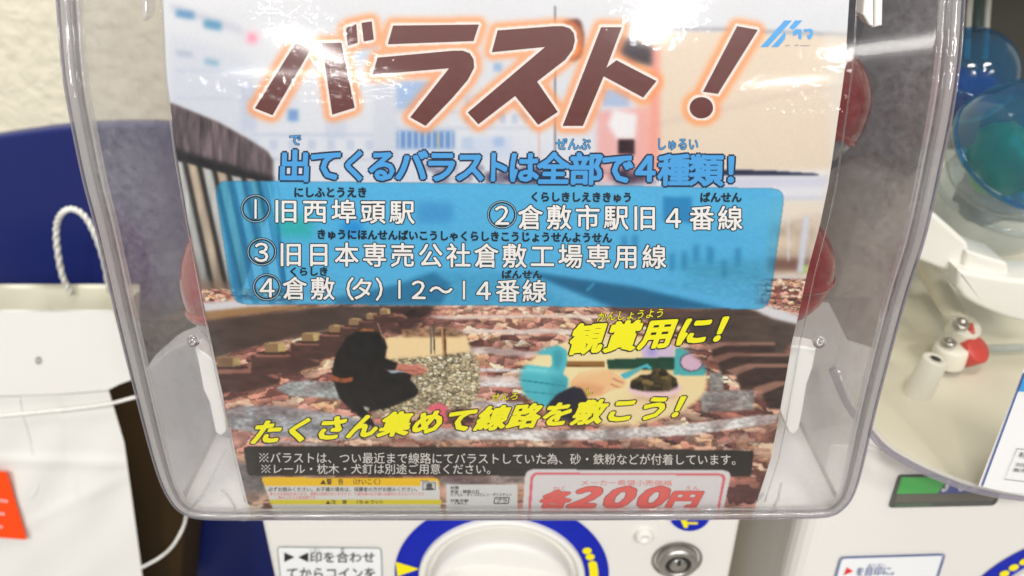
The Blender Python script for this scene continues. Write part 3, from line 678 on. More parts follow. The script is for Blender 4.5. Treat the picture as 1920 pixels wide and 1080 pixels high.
# sleepers
def sleeper(pts, c, seed, soft=1.6):
    m = mask(pts, soft); n = vnoise(7, 3.4, seed); n2 = vnoise(40, 14, seed + 1)
    put(m, np.clip(np.array(c, float) * (1 + (n[..., None] - .5) * .55 + (n2[..., None] - .5) * .5), 0, 255))
sleeper(M(c5, (452, 560), (520, 520), (640, 508), (830, 520), (1000, 560), (900, 632), (700, 610), (560, 608)), (176, 180, 178), 71)
sleeper(M(c5, (120, 700), (230, 664), (480, 668), (760, 705), (1000, 750), (1160, 800), (1080, 850), (880, 876), (500, 860), (140, 800)), (172, 172, 174), 73)
poly(M(c5, (300, 664), (480, 668), (900, 735), (1000, 752), (880, 745), (500, 690)), (206, 206, 208), 2, .7)
sleeper(M(c6, (-330, 720), (0, 742), (640, 738), (1100, 712), (1560, 655), (1680, 650), (1660, 700), (1200, 765), (640, 800), (300, 795), (-400, 790)), (212, 207, 203), 75)
sleeper(M(c6, (1230, 520), (1540, 512), (1545, 625), (1250, 640)), (158, 152, 148), 77); sleeper(M(c6, (1290, 410), (1365, 420), (1370, 520), (1290, 515)), (150, 146, 142), 79)
for y, h in ((390, 18), (465, 26), (575, 34)):
    sleeper(M(c6, (-70, y), (245, y + 6), (250, y + 6 + h), (-70, y + h)), (216, 211, 210), 80 + y)
sleeper(M(c5, (380, 880), (900, 900), (560, 930), (380, 925)), (176, 166, 162), 90)
sleeper([(430, 862), (500, 872), (500, 930), (445, 920)], (120, 112, 110), 91, 5); sleeper([(820, 892), (1000, 892), (1000, 905), (820, 912)], (150, 140, 138), 92, 4)
# right rail and its brackets
poly(M(c6, (700, 50), (1500, 55), (1800, 120), (1800, 200), (1700, 320), (1440, 300), (1240, 250), (1150, 150), (880, 110)), (92, 78, 70), 4, 1, tex=.22, sx=40, sy=10, seed=95)
poly(M(c6, (640, 20), (1000, 30), (1300, 60), (1100, 90), (800, 80)), (120, 84, 76), 6, .8, tex=.3, sx=16, sy=6)
poly(M(c6, (1500, 45), (1620, 42), (1800, 95), (1800, 150), (1640, 110)), (218, 216, 218), 2.5)
for i, (x, y, s) in enumerate(((1290, 250, .8), (1330, 310, 1.0), (1430, 372, 1.2), (1580, 470, 1.3))):
    poly(M(c6, (x, y), (x + 90 * s, y - 8), (x + 460 * s, y), (x + 460 * s, y + 110 * s), (x + 30 * s, y + 118 * s), (x + 10, y + 50 * s)), (76, 58, 52), 2, 1, tex=.25, sx=20, sy=6, seed=100 + i)
    poly(M(c6, (x - 40 * s, y + 26 * s), (x + 60 * s, y - 6), (x + 460 * s, y - 4), (x + 460 * s, y + 12), (x + 100 * s, y + 16), (x + 10, y + 50 * s)), (176, 138, 122), 1.5, .85)
# darker big stones in front
put(mask([(380, 832), (900, 830), (1300, 822), (1500, 800), (1500, 860), (380, 860)], 4) * (vnoise(60, 20, 120) > .42), np.clip(stones(lambda v: 40. + 0 * v, lambda v: 22. + 0 * v, 900, pal, 44) * .98, 0, 255), .85)
sleeper(M(c6, (-60, 795), (420, 800), (900, 770), (1500, 700), (1640, 700), (1300, 770), (800, 822), (400, 834), (-60, 830)), (204, 196, 190), 93, 3) if False else None
put(blur((vnoise(50, 24, 130, 2) > .62).astype(float), 3) * low * (VV > 640), (88, 56, 54), .28)

# -- picture of somebody gathering pebbles
poly(M(c5, (1095, 255), (1200, 232), (1640, 225), (1665, 335), (1400, 372), (1150, 392)), (238, 214, 170), 2)
poly(M(c5, (1230, 190), (1520, 170), (1640, 215), (1600, 238), (1240, 240)), (150, 118, 92), 2, .8, tex=.6, sx=9, sy=5)
line(M(c5, (1412, 160), (1420, 345)), 3, (120, 116, 104), .8); line(M(c5, (1432, 160), (1440, 345)), 2.4, (90, 84, 76), .8)
line(M(c5, (1495, 185), (1505, 362)), 6.5, (112, 72, 46), 1); line(M(c5, (1487, 185), (1497, 362)), 3, (200, 166, 120), 1)
gm = mask(M(c5, (1080, 395), (1200, 372), (1400, 362), (1665, 330), (1715, 400), (1722, 560), (1660, 680), (1400, 690), (1080, 710), (1060, 660), (1330, 600), (1300, 480)), 2.2)
put(gm, stones(lambda v: 9.0 + 0 * v, lambda v: 5.0 + 0 * v, 900, [(206, 196, 166), (186, 174, 144), (216, 206, 180), (166, 154, 126), (196, 184, 152)], 45, wob=4, dark=(70, 58, 44), crack=.26))
poly(M(c5, (1130, 445), (1290, 448), (1285, 470), (1150, 470)), (178, 200, 214), 1)
poly(M(c5, (958, 204), (1000, 186), (1060, 190), (1080, 214), (1050, 222)), (186, 130, 76), 1.5)
body_p = M(c5, (955, 206), (1080, 206), (1125, 245), (1145, 300), (1130, 368), (1180, 388), (1215, 405), (1195, 445), (1130, 440), (1170, 462), (1280, 456), (1298, 470), (1285, 500), (1318, 535), (1340, 570), (1325, 605), (1150, 680), (1085, 690), (1020, 705), (1060, 770), (1080, 805), (1010, 770), (930, 690), (850, 620), (815, 520), (806, 440), (826, 350), (868, 285), (890, 240))
poly(body_p, (24, 20, 18), 1.4, 1, tex=.4, sx=30, sy=30)
line(M(c5, (1085, 150), (1115, 230), (1120, 270)), 1.6, (180, 150, 130), .7)
poly(M(c5, (800, 472), (860, 492), (935, 488), (930, 512), (880, 524), (806, 512)), (172, 104, 62), 1.2)
poly(M(c5, (1210, 402), (1290, 412), (1350, 404), (1390, 440), (1395, 458), (1340, 474), (1290, 470), (1230, 446), (1200, 440)), (206, 140, 122), 1.1)
line(M(c5, (1215, 442), (1340, 450)), 1.6, (140, 84, 74), .7)
poly(M(c5, (1000, 668), (1038, 676), (1030, 700), (1005, 690)), (206, 206, 196), 1)
poly(M(c5, (1395, 670), (1470, 645), (1530, 680), (1500, 700), (1520, 760), (1480, 770), (1440, 700), (1400, 695)), (228, 118, 134), 1.6)
for q in (((880, 300), (850, 420), (870, 560), (940, 680)), ((960, 230), (920, 330), (930, 440)), ((1120, 380), (1060, 440), (1090, 470), (1220, 490)), ((1290, 505), (1200, 560), (1080, 600)), ((1040, 500), (1000, 600), (1030, 690)), ((1180, 400), (1120, 420))):
    line([(p.x, p.y) for p in spline([Vector(c5(*k) + (0,)) for k in q], 5)], 2.6, (58, 50, 46), 2.2, .7)
poly(M(c5, (960, 208), (1075, 208), (1120, 250), (1135, 300), (1100, 330), (1050, 280), (980, 300), (930, 270)), (12, 9, 9), 3, .8)
line(M(c5, (1335, 415), (1392, 440)), 2.2, (226, 168, 148), .8); line(M(c5, (1330, 432), (1394, 452)), 1.2, (150, 92, 80), .6); line(M(c5, (1300, 462), (1380, 466)), 1.2, (150, 92, 80), .6)
# -- oval inset of a desk
ovp = [c6(755 + 532 * math.cos(a_), 458 + 262 * math.sin(a_)) for a_ in np.linspace(0, 6.283, 60)[:-1]]; ov = mask(ovp, 4)
keep = img.copy(); put(ov, np.clip(np.array([246, 222, 176.]) * (1 + (vnoise(120, 60, 140, 2)[..., None] - .5) * .12), 0, 255))
poly(M(c6, (910, 262), (1090, 262), (1095, 335), (910, 335)), (214, 196, 214), 1.5); put(np.exp(-((UU - 1222) ** 2 + (VV - 660) ** 2) / 2 / 7 ** 2), (168, 160, 220), .8)
poly(M(c6, (485, 350), (700, 350), (702, 384), (480, 380)), (160, 120, 62), 1); line(M(c6, (485, 378), (700, 382)), 2, (112, 76, 40), 1)
poly(quadround(M(c6, (712, 342), (1100, 328), (1100, 400), (722, 398)), 4), (22, 82, 62), 1.2, 1, tex=.15)
poly(M(c6, (1098, 280), (1230, 262), (1280, 400), (1260, 432), (1088, 430)), (92, 182, 182), 1.4)
poly([c6(1190 + 68 * math.cos(a_), 357 + 54 * math.sin(a_)) for a_ in np.linspace(0, 6.283, 30)[:-1]], (90, 92, 110), 1); poly([c6(1190 + 60 * math.cos(a_), 357 + 47 * math.sin(a_)) for a_ in np.linspace(0, 6.283, 30)[:-1]], (216, 186, 202), 1)
for k in range(5): rect(*c6(1150 + k * 20, 290), *c6(1160 + k * 20, 295), (30, 90, 110), .8, .8)
poly(quadround(M(c6, (330, 275), (440, 262), (490, 290), (488, 370), (465, 425), (495, 445), (492, 495), (450, 590), (360, 610), (240, 540), (215, 430), (228, 368), (395, 388), (408, 360), (402, 318), (315, 312)), 4), (96, 192, 202), 1.4)
line(M(c6, (215, 455), (480, 492)), 2.2, (40, 140, 156), .8); line(M(c6, (240, 520), (440, 540)), 2.2, (60, 156, 170), .8); poly(M(c6, (228, 368), (395, 388), (470, 430), (300, 425), (225, 420)), (122, 212, 218), 3, .6)
poly(M(c6, (790, 425), (940, 365), (968, 388), (955, 400), (930, 385), (830, 448), (805, 450)), (92, 190, 204), 1)
poly(quadround(M(c6, (505, 470), (560, 415), (690, 392), (770, 425), (825, 462), (812, 500), (742, 512), (690, 540), (620, 560), (520, 520)), 6), (242, 200, 152), 1.6)
line(M(c6, (742, 450), (800, 478)), 1.6, (206, 150, 112), .9); line(M(c6, (735, 480), (770, 500)), 1.6, (206, 150, 112), .9)
poly(quadround(M(c6, (520, 480), (600, 470), (720, 500), (690, 535), (620, 555), (525, 520)), 6), (222, 168, 122), 4, .7)
for a_, b_ in (((745, 432), (818, 462)), ((738, 462), (800, 492)), ((700, 500), (745, 508)), ((690, 520), (720, 512))): line(M(c6, a_, b_), 3.6, (246, 206, 164), 1.2, .9)
line(M(c6, (748, 446), (812, 474)), 1.3, (190, 130, 96), .6); line(M(c6, (735, 478), (792, 500)), 1.3, (190, 130, 96), .6); line(M(c6, (560, 430), (690, 400)), 5, (250, 220, 180), 3, .8)
poly(M(c6, (410, 300), (450, 285), (470, 330), (440, 400), (420, 380)), (66, 160, 172), 3, .7); poly(M(c6, (400, 440), (490, 440), (488, 500), (440, 590), (380, 560)), (66, 158, 172), 6, .6); line(M(c6, (250, 395), (380, 410)), 4, (150, 226, 230), 2, .8)
poly(M(c6, (855, 545), (985, 556), (1120, 530), (1100, 560), (985, 580), (880, 565)), (190, 160, 140), 4, .6); poly(M(c6, (720, 398), (1090, 400), (1090, 412), (730, 412)), (190, 168, 120), 3, .6)
poly(quadround(M(c6, (370, 610), (430, 540), (520, 494), (575, 505), (612, 580), (620, 650), (500, 700), (380, 650)), 6), (30, 32, 52), 1.5)
poly([c6(985 + 152 * math.cos(a_), 505 + 52 * math.sin(a_)) for a_ in np.linspace(0, 6.283, 40)[:-1]], (236, 206, 206), 1.4)
poly([c6(985 + 132 * math.cos(a_), 492 + 36 * math.sin(a_)) for a_ in np.linspace(0, 6.283, 40)[:-1]], (176, 150, 150), 1.2)
cm = mask(M(c6, (845, 505), (848, 462), (905, 430), (960, 425), (975, 392), (1040, 395), (1060, 420), (1105, 450), (1112, 490), (1060, 518), (930, 520)), 1.2)
put(cm, stones(lambda v: 17. + 0 * v, lambda v: 11. + 0 * v, 900, [(92, 78, 44), (70, 58, 30), (112, 96, 58), (54, 44, 26)], 48, wob=2, dark=(26, 20, 12)))
img[:] = keep * (1 - ov[..., None]) + img * ov[..., None]

# -- translucent blue panel
PANEL = quadround([(402, 339), (940, 345), (1472, 354), (1441, 580), (940, 573), (437, 570)], 26)
pm = mask(PANEL, .9); und = img.copy()
put(mask([(500, 330), (1445, 340), (1420, 590), (560, 590)], 6), (196, 214, 224), .85)
put(mask([(410, 330), (520, 345), (560, 590), (440, 590)], 3) * (np.sin((UU - (VV - 300) * .2) * .21) > .2), (96, 106, 130), .55)
poly(M(c3, (395, 240), (640, 260), (640, 400), (420, 390)), (120, 210, 130), 8, .85); poly(M(c3, (830, 290), (960, 290), (960, 380), (830, 380)), (40, 110, 200), 8, .7)
poly(M(c4, (1062, 120), (1230, 125), (1230, 272), (1062, 262)), (70, 100, 140), 3, .75); line(M(c4, (1465, 255), (1760, 180)), 50, (226, 226, 220), 8, .5)
poly(M(c3, (1310, 170), (1540, 180), (1540, 300), (1310, 300)), (130, 120, 170), 7, .55)
for x, y in ((820, 350), (880, 340), (1170, 440), (1240, 400), (1320, 410), (1400, 490), (1480, 420), (1100, 450)): poly(M(c4, (x, y), (x + 34, y), (x + 34, y + 90), (x, y + 110)), (40, 60, 90), 4, .5)
poly(M(c4, (1160, 500), (1700, 500), (1650, 620), (1200, 590)), (120, 130, 110), 10, .5, tex=.4, sx=20, sy=6)
poly(M(c3, (1420, 615), (1540, 690), (1470, 830), (800, 832), (760, 790), (1180, 700)), (60, 70, 80), 4, .8)
poly(M(c3, (1420, 615), (1900, 620), (2300, 835), (1470, 832), (1540, 700)), (150, 170, 176), 6, .7, tex=.12)
poly(M(c4, (250, 550), (430, 578), (900, 640), (1450, 775), (800, 775), (520, 660)), (36, 40, 48), 4, .88)
poly(M(c4, (430, 560), (900, 605), (1560, 740), (1500, 780), (900, 640)), (206, 220, 240), 4, .7); line(M(c4, (620, 665), (665, 622)), 4, (190, 200, 210), 1.5, .7)
poly(M(c3, (400, 240), (415, 240), (470, 700), (440, 700)), (40, 60, 80), 2, .7)
over = img * .44 + np.array([20, 156, 214.]) * .56; over = np.clip(over * (1 + (vnoise(8, 5, 150)[..., None] - .5) * .05), 0, 255)
img[:] = und * (1 - pm[..., None]) + over * pm[..., None]
ed = np.clip(mask(PANEL, .9) * (1 - mask(PANEL, .9)) * 4, 0, 1); put(ed, (60, 110, 140), .45)

# -- black note strip
put(mask(quadround([(456, 838), (470, 836), (1000, 838), (1414, 845), (1408, 893), (465, 892)], 7), .8), np.clip(np.array([58, 52, 46.]) * (1 + (vnoise(300, 60, 160, 2)[..., None] - .5) * .3), 0, 255))

# -- title glow and white edge
T = [[(555, 80), (583, 92), (511, 216), (478, 203)], [(603, 80), (640, 80), (665, 202), (623, 215)],
     [(648, 52), (668, 45), (671, 80), (652, 86)], [(678, 43), (697, 40), (701, 74), (682, 78)],
     [(737, 48), (898, 46), (888, 77), (727, 83)],
     [(708, 108), (850, 95), (868, 95), (881, 100), (888, 111), (889, 127), (877, 150), (848, 184), (798, 236), (769, 220), (842, 128), (698, 140)],
     [(933, 57), (1040, 49), (1055, 49), (1068, 53), (1076, 62), (1078, 76), (1074, 93), (1060, 112), (1007, 153), (1046, 210), (1009, 234), (966, 180), (897, 233), (877, 211), (1022, 88), (922, 98)],
     [(1127, 51), (1166, 51), (1137, 127), (1156, 113), (1231, 152), (1206, 183), (1132, 143), (1093, 236), (1055, 236)],
     [(1382, 49), (1421, 56), (1346, 176), (1318, 172)], ell(1315, 202, 22, 20, 24)]
tm = np.clip(sum(mask(q, 0) for q in T), 0, 1)
def dil(m, r):
    out = m.copy(); k = int(round(r / SC))
    for a in range(0, 360, 12): out = np.maximum(out, np.roll(np.roll(m, int(round(k * math.sin(math.radians(a)))), 0), int(round(k * math.cos(math.radians(a)))), 1))
    return out
g1_ = blur(dil(dil(tm, 6), 8), 5.0); put(np.clip(g1_ * 1.25, 0, 1), (238, 158, 104), .68)
g2_ = blur(dil(tm, 5.2), .9); put(np.clip(g2_ * 1.05, 0, 1), (232, 222, 214))
# -- boxes at the foot of the sheet
put(mask(quadround([(490, 895), (822, 897), (829, 975), (520, 975)], 6), .7), (218, 217, 213)); put(mask(quadround([(490, 895), (822, 897), (825, 912), (496, 911)], 4), .7), (238, 198, 36))
put(mask([(504, 937), (827, 937), (828, 946), (509, 946)], .7), (222, 208, 66))
put(mask([(836, 909), (970, 909), (970, 975), (838, 975)], .7), (216, 216, 212))
put(mask(quadround([(985, 880), (1372, 882), (1350, 985), (978, 985)], 16), .7), (222, 218, 216))
for m_ in (mask(quadround([(995, 886), (1362, 888), (1342, 990), (988, 990)], 13), .7) - mask(quadround([(1000, 889.5), (1356, 891.5), (1338, 990), (993, 990)], 11), .7),): put(np.clip(m_, 0, 1), (222, 122, 130))
put(mask(frame_polys([(789, 901), (820, 902), (821, 921), (790, 920)], 1.2)[0], .5), (60, 60, 60))
rect(789, 902, 821, 921, (226, 226, 222), .6); rect(792, 904, 818, 919, (84, 84, 84), .6); rect(794, 905, 816, 918, (206, 206, 204), .6)
img *= (1 + (vnoise(2.2, 2.2, 170, 2)[..., None] - .5) * .035)
lin = np.clip(img, 0, 255) / 255; lin = np.where(lin <= .04045, lin / 12.92, ((lin + .055) / 1.055) ** 2.4)
lin = np.clip(lin ** 1.24 * .95, 0, .78)

LE = [(-66, 302), (0, 305), (100, 309), (150, 312), (230, 324), (280, 330), (413, 352), (497, 368), (600, 388), (700, 409), (800, 431), (860, 444), (950, 466), (976, 474)]
RE = [(-66, 1596), (0, 1592), (130, 1584), (230, 1570), (280, 1563), (347, 1553), (423, 1537), (513, 1513), (590, 1497), (640, 1485), (700, 1475), (800, 1457), (860, 1445), (950, 1416), (976, 1406)]
poster = empty('poster', 'glossy toy poster with brown katakana title over a railway ballast photo, inside the clear cover', 'poster')
NX, NY = 864, 694; vv = np.linspace(-64, 974, NY); s = np.linspace(0, 1, NX)
lo = np.interp(vv, [a for a, b in LE], [b for a, b in LE]); ro = np.interp(vv, [a for a, b in RE], [b for a, b in RE])
U2 = lo[:, None] + (ro - lo)[:, None] * s[None, :]; V2 = np.repeat(vv[:, None], NX, 1); dd = np.polyval(PC, V2)
fx = np.clip((U2 - X0) / SC, 0, W_ - 1.01); fy = np.clip((V2 - Y0) / SC, 0, H_ - 1.01); xi, yi = fx.astype(int), fy.astype(int); fx -= xi; fy -= yi; fx, fy = fx[..., None], fy[..., None]
colr = (lin[yi, xi] * (1 - fx) + lin[yi, xi + 1] * fx) * (1 - fy) + (lin[yi + 1, xi] * (1 - fx) + lin[yi + 1, xi + 1] * fx) * fy
X = (U2 - 960) / F * dd; K = (V2 - 540) / F * dd
co = np.stack([CAM.x + X, CAM.y + FWD.y * dd - UP.y * K, CAM.z + FWD.z * dd - UP.z * K], -1).reshape(-1, 3)
me = bpy.data.meshes.new('printed_sheet'); me.vertices.add(NX * NY); me.vertices.foreach_set('co', co.astype(np.float32).ravel())
ii = (np.arange(NY - 1)[:, None] * NX + np.arange(NX - 1)[None, :]).ravel(); q = np.stack([ii, ii + 1, ii + NX + 1, ii + NX], 1); nf = len(ii)
me.loops.add(nf * 4); me.loops.foreach_set('vertex_index', q.ravel().astype(np.int32)); me.polygons.add(nf); me.polygons.foreach_set('loop_start', (np.arange(nf) * 4).astype(np.int32))
me.polygons.foreach_set('use_smooth', np.ones(nf, bool)); me.update(calc_edges=True)
ca = me.color_attributes.new('print', 'FLOAT_COLOR', 'POINT'); ca.data.foreach_set('color', np.concatenate([colr.reshape(-1, 3), np.ones((NX * NY, 1))], 1).astype(np.float32).ravel())
pm_ = mat('printed_paper', (.8, .8, .8), .42, .12); at = pm_.node_tree.nodes.new('ShaderNodeAttribute'); at.attribute_name = 'print'
pm_.node_tree.links.new(at.outputs['Color'], pm_.node_tree.nodes['Principled BSDF'].inputs['Base Color'])
me.materials.append(pm_); sheet = link(bpy.data.objects.new('printed_sheet', me), poster)
sheet['label'] = 'railway track photograph print with pale sky and blue list panel'

# ---- lettering on the poster
def ink(name, c, r=.42): return mat(name, tuple(min(.86, x ** 1.22 * .97) for x in s2l(c)), r, .35)
BR = ink('title_brown', (108, 50, 42)); HB = ink('headline_blue', (84, 166, 218)); NV = ink('navy_outline', (22, 50, 84)); WI = ink('white_ink', (232, 230, 226)); DK = ink('dark_outline', (14, 22, 30))
YI = ink('poster_yellow', (252, 238, 0)); OL = ink('olive_outline', (30, 26, 6)); PK = ink('price_red', (226, 116, 108)); PKL = ink('pale_red', (226, 150, 146)); GK = ink('grey_text', (92, 92, 90)); BRD = ink('brown_text', (96, 78, 16))
E5 = .00008
names = [T[0:4], T[4:6], T[6:7], T[7:8], T[8:10]]
for qs in names: flat('title_letter', qs, PR, E5, BR, poster, strip=20)
def two(name, cl, fill, edge_, o1, o2, g=1.0, ly=1):
    a = lettering(name, cl, PR, E5 * (ly + 1), fill, poster, off=o1, grow=g)
    lettering('lettering_outline', cl, PR, E5 * ly, edge_, a, off=o2, grow=g); return a
hx = [522, 582, 640, 690, 743, 799, 855, 908, 954, 1008, 1067, 1129, 1186, 1234, 1292, 1355, 1412]
hy = lambda x: 281 + (x - 522) / 890 * 9
cl = []
for i, ch in enumerate('出てくるバラストは全部で４種類！'):
    a, b = hx[i], hx[i + 1]
    if ch in '出全部種類': a -= 1; b += 2
    elif ch in '４': a -= 6; b += 6
    elif ch in '！': a -= 0; b += 6
    else: a -= 3; b += 4
    t0 = hy(a) - (1 if ch in '出全部種類' else 3); cl.append((ch, (a + 1, t0), (b + 1, t0), (b - 1, t0 + 62), (a - 1, t0 + 62)))
two('headline_lettering', cl, HB, NV, .036, .092)
for cl in (cells('で', *rowq(541, 566, 250, 274)), cells('ぜんぶ', *rowq(1042, 1108, 258, 282)), cells('しゅるい', *rowq(1230, 1310, 258, 282))): two('ruby_lettering', cl, HB, DK, .012, .055)
for (x, y), rr_, ch in ((c3(272, 210), 26, '１'), (c4(128, 225), 26, '２'), (c3(312, 487), 26, '３'), (c3(345, 715), 25, '４')):
    g = flat('number_ring', frame_polys(ell(x, y, rr_ + 2.2, rr_ * .95 + 2.2, 40), 5.6), PR, E5, DK, poster, strip=0)
    flat('ring_line', frame_polys(ell(x, y, rr_ + .6, rr_ * .95 + .6, 40), 1.3), PR, E5 * 2, ink('ring_grey', (170, 200, 214)), g, strip=0)
    two('number', cells(ch, *rowq(x - 27, x + 27, y - 26, y + 27)), WI, DK, .014, .052, .88, ly=2)
A = cells('旧西埠頭駅', *rowq(509, 781, 369, 421, 372, 424)); B_ = cells('倉敷市駅旧４番線', *rowq(968, 1396, 380, 434, 382, 436))
C_ = cells('旧日本専売公社倉敷工場専用線', *rowq(519, 1253, 450, 503, 455, 508))
xs = [(527, 579), (579, 631), (614, 668), (654, 705), (700, 752), (723, 775), (759, 811), (801, 853), (844, 896), (881, 932), (926, 978), (976, 1029)]
D_ = absq('倉敷（タ）１２～１４番線', xs, 515, 565, 521, 571)
for q_ in (A, B_, C_, D_): two('list_lettering', q_, WI, DK, .016, .056, .90)
rb = (cells('にしふとうえき', *rowq(550, 689, 350, 371)), cells('くらしきしえききゅう', *rowq(993, 1186, 359, 379, 360, 380)), cells('ばんせん', *rowq(1312, 1391, 360, 380)), cells('きゅうにほんせんばいこうしゃくらしきこうじょうせんようせん', *rowq(593, 1148, 429, 449, 436, 456)), cells('くらしき', *rowq(541, 616, 500, 518)), cells('ばんせん', *rowq(940, 1017, 506, 523)))
RD = ink('ruby_dark', (22, 44, 62))
for cl in rb: lettering('ruby_lettering', cl, PR, E5 * 2, RD, poster, off=.045)
two('slogan_lettering', cells('観賞用に！', (1078, 606), (1415, 584), (1388, 642), (1060, 668)), YI, OL, .046, .092, .97, ly=2)
two('slogan_lettering', cells('たくさん集めて線路を敷こう！', (480, 787), (1330, 735), (1306, 784), (462, 836), ), YI, OL, .046, .092, .97, ly=2)
for cl in (cells('かんしょうよう', (1122, 584), (1249, 577), (1244, 596), (1117, 604)), cells('せんろ', (922, 737), (975, 734), (972, 750), (919, 753)), cells('し', (1097, 727), (1114, 726), (1112, 741), (1095, 742))): two('ruby_lettering', cl, YI, OL, .008, .06, ly=2)
lettering('note_lettering', cells('※バラストは、つい最近まで線路にてバラストしていた為、砂・鉄粉などが付着しています。', *rowq(484, 1393, 847, 869, 851, 873)) + cells('※レール・枕木・犬釘は別途ご用意ください。', *rowq(488, 933, 869, 889, 869, 890)), PR, E5, ink('note_white', (226, 222, 214)), poster, off=.006)
lettering('warning_lettering', cells('警　告　（けいこく）', *rowq(612, 720, 897, 909)) + cells('注　意　（ちゅうい）', *rowq(620, 724, 937, 945)), PR, E5, BRD, poster, off=.02)
flat('warning_triangle', [[(600, 908), (606, 899), (612, 908)], [(610, 945), (615, 938.5), (620, 945)]], PR, E5, BRD, poster, strip=0)
lettering('caution_lettering', cells('必ずお読みください。お子様の場合は、保護者の方がお読みください。', *rowq(503, 788, 913, 922)), PR, E5, GK, poster, off=.02)
lettering('caution_lettering', cells('●小さな部品があります。誤飲の危険がありますので、３歳未満のお子様には絶対に与えないでください', *rowq(506, 802, 922.5, 929.5))[:46] + cells('飲みこむと大変危険です。', *rowq(522, 598, 929.5, 936)), PR, E5, PKL, poster, off=.02)
ic = flat('warning_icon', [ell(805, 910, 6, 4, 16), [(799, 914), (806, 911), (813, 916), (812, 919), (798, 919)]], PR, E5, GK, poster, strip=0)
lettering('material_lettering', cells('材質', *rowq(844, 861, 911, 918)) + cells('本体・線路の石', *rowq(844, 899, 918, 925)) + cells('カプセル・ポリプロピレン・ポリスチレン', *rowq(844, 960, 924, 931)) + cells('対象年齢', *rowq(844, 879, 935.5, 941.5)) + cells('１５歳以上', *rowq(844, 876, 941, 946)), PR, E5, GK, poster, off=.025)
flat('recycling_mark', frame_polys(quadround([(927, 932), (956, 932), (954, 945), (925, 945)], 3), 2), PR, E5, GK, poster, strip=0)
lettering('recycling_lettering', cells('プラ', *rowq(929, 952, 934, 943)), PR, E5, GK, poster, off=.03)
lettering('price_lettering', cells('メーカー希望小売価格', *rowq(1088, 1261, 899, 911, 900, 912)) + cells('かく', *rowq(1036, 1063, 911, 921)) + cells('えん', *rowq(1284, 1312, 910, 920)), PR, E5, PKL, poster, off=.012)
pr = lettering('price_number', [('各', (1024, 919), (1080, 919), (1062, 953), (1006, 953)), ('２', (1074, 908), (1158, 908), (1126, 956), (1042, 956)), ('０', (1137, 908), (1221, 908), (1189, 956), (1105, 956)), ('０', (1200, 908), (1284, 908), (1252, 956), (1168, 956)), ('円', (1262, 919), (1324, 919), (1306, 952), (1244, 952))], PR, E5 * 2, PK, poster, off=.06)
lettering('lettering_outline', [('各', (1024, 919), (1080, 919), (1062, 953), (1006, 953)), ('２', (1074, 908), (1158, 908), (1126, 956), (1042, 956)), ('０', (1137, 908), (1221, 908), (1189, 956), (1105, 956)), ('０', (1200, 908), (1284, 908), (1252, 956), (1168, 956)), ('円', (1262, 919), (1324, 919), (1306, 952), (1244, 952))], PR, E5, ink('price_edge', (176, 104, 98)), pr, off=.085)
# maker's mark
cz_ = lambda x, y: (1400 + x / 12.0, 20 + y / 12.0)
lg = flat('maker_mark', [M(cz_, (850, 220), (1020, 220), (480, 818), (310, 818)), M(cz_, (1090, 220), (1255, 220), (1060, 425), (950, 390)), M(cz_, (850, 490), (880, 520), (860, 640), (710, 818), (550, 818))], PR, E5, HB, poster, strip=0)
cur = [M(cz_, (1040, 470), (1110, 415), (1230, 420), (1235, 640), (1160, 640), (1165, 500), (1090, 560), (1040, 570)), M(cz_, (1280, 420), (1440, 405), (1490, 440), (1490, 540), (1440, 640), (1380, 645), (1350, 560), (1420, 540), (1420, 470), (1290, 475))]
flat('mark_lettering', cur, PR, E5, HB, lg, strip=0)
flat('mark_small_print', [M(cz_, (870, 775), (960, 765), (960, 795), (870, 800)), M(cz_, (1080, 770), (1160, 755), (1160, 790), (1080, 800)), M(cz_, (1200, 775), (1420, 775), (1420, 795), (1200, 800))], PR, E5, ink('faint_print', (176, 166, 166)), lg, strip=0)

# ---- film sleeve over the poster: thin, slightly crumpled towards the top
film = bpy.data.materials.new('film_sleeve'); 
film = clear('film_sleeve', tint=(.985, .985, .985), haze=.003, rough=.05, ior=1.27)
V = []; Fc = []; NU, NVV = 420, 330
vs_ = np.linspace(-62, 962, NVV + 1); cr = []
def fil(u, v, seed):  # value noise helper on floats
    return 0
gn = vnoise(13, 7, 200, 2); gn2 = vnoise(260, 90, 201, 2)
def samp(g, u, v):
    x = min(max((u - X0) / SC, 0), W_ - 1.01); y = min(max((v - Y0) / SC, 0), H_ - 1.01); i, j = int(x), int(y); a, b = x - i, y - j
    return (g[j, i] * (1 - a) + g[j, i + 1] * a) * (1 - b) + (g[j + 1, i] * (1 - a) + g[j + 1, i + 1] * a) * b
def bell(u, v, cu, cv, su, sv, rot=0):
    du, dv = u - cu, v - cv; c, s_ = math.cos(rot), math.sin(rot); a, b = (du * c + dv * s_) / su, (-du * s_ + dv * c) / sv; return math.exp(-.5 * (a * a + b * b))
for v in vs_:
    a, b = edge(LE, v) - 3, edge(RE, v) + 16
    for j in range(NU + 1):
        u = a + (b - a) * j / NU
        rough_ = bell(u, v, 580, 50, 70, 26, .4) + bell(u, v, 550, 168, 120, 11, .10) + .9 * bell(u, v, 1240, 18, 60, 26) + .9 * bell(u, v, 1545, 195, 55, 12, -.15)
        z = .0012 + samp(gn2, u, v) * .00028 + (samp(gn, u, v) - .5) * (.00003 + .00062 * min(rough_, 1))
        V.append(PR(u, v, z))
for i in range(NVV):
    for j in range(NU): x = i * (NU + 1) + j; Fc.append((x, x + 1, x + NU + 2, x + NU + 1))
mobj('film_sleeve', V, Fc, film, poster, smooth=True)
tube('sleeve_edge', [PR(edge(RE, v) + 15, v, .0012) for v in range(-60, 960, 20)], .00022, GLASSY, poster, n=6)
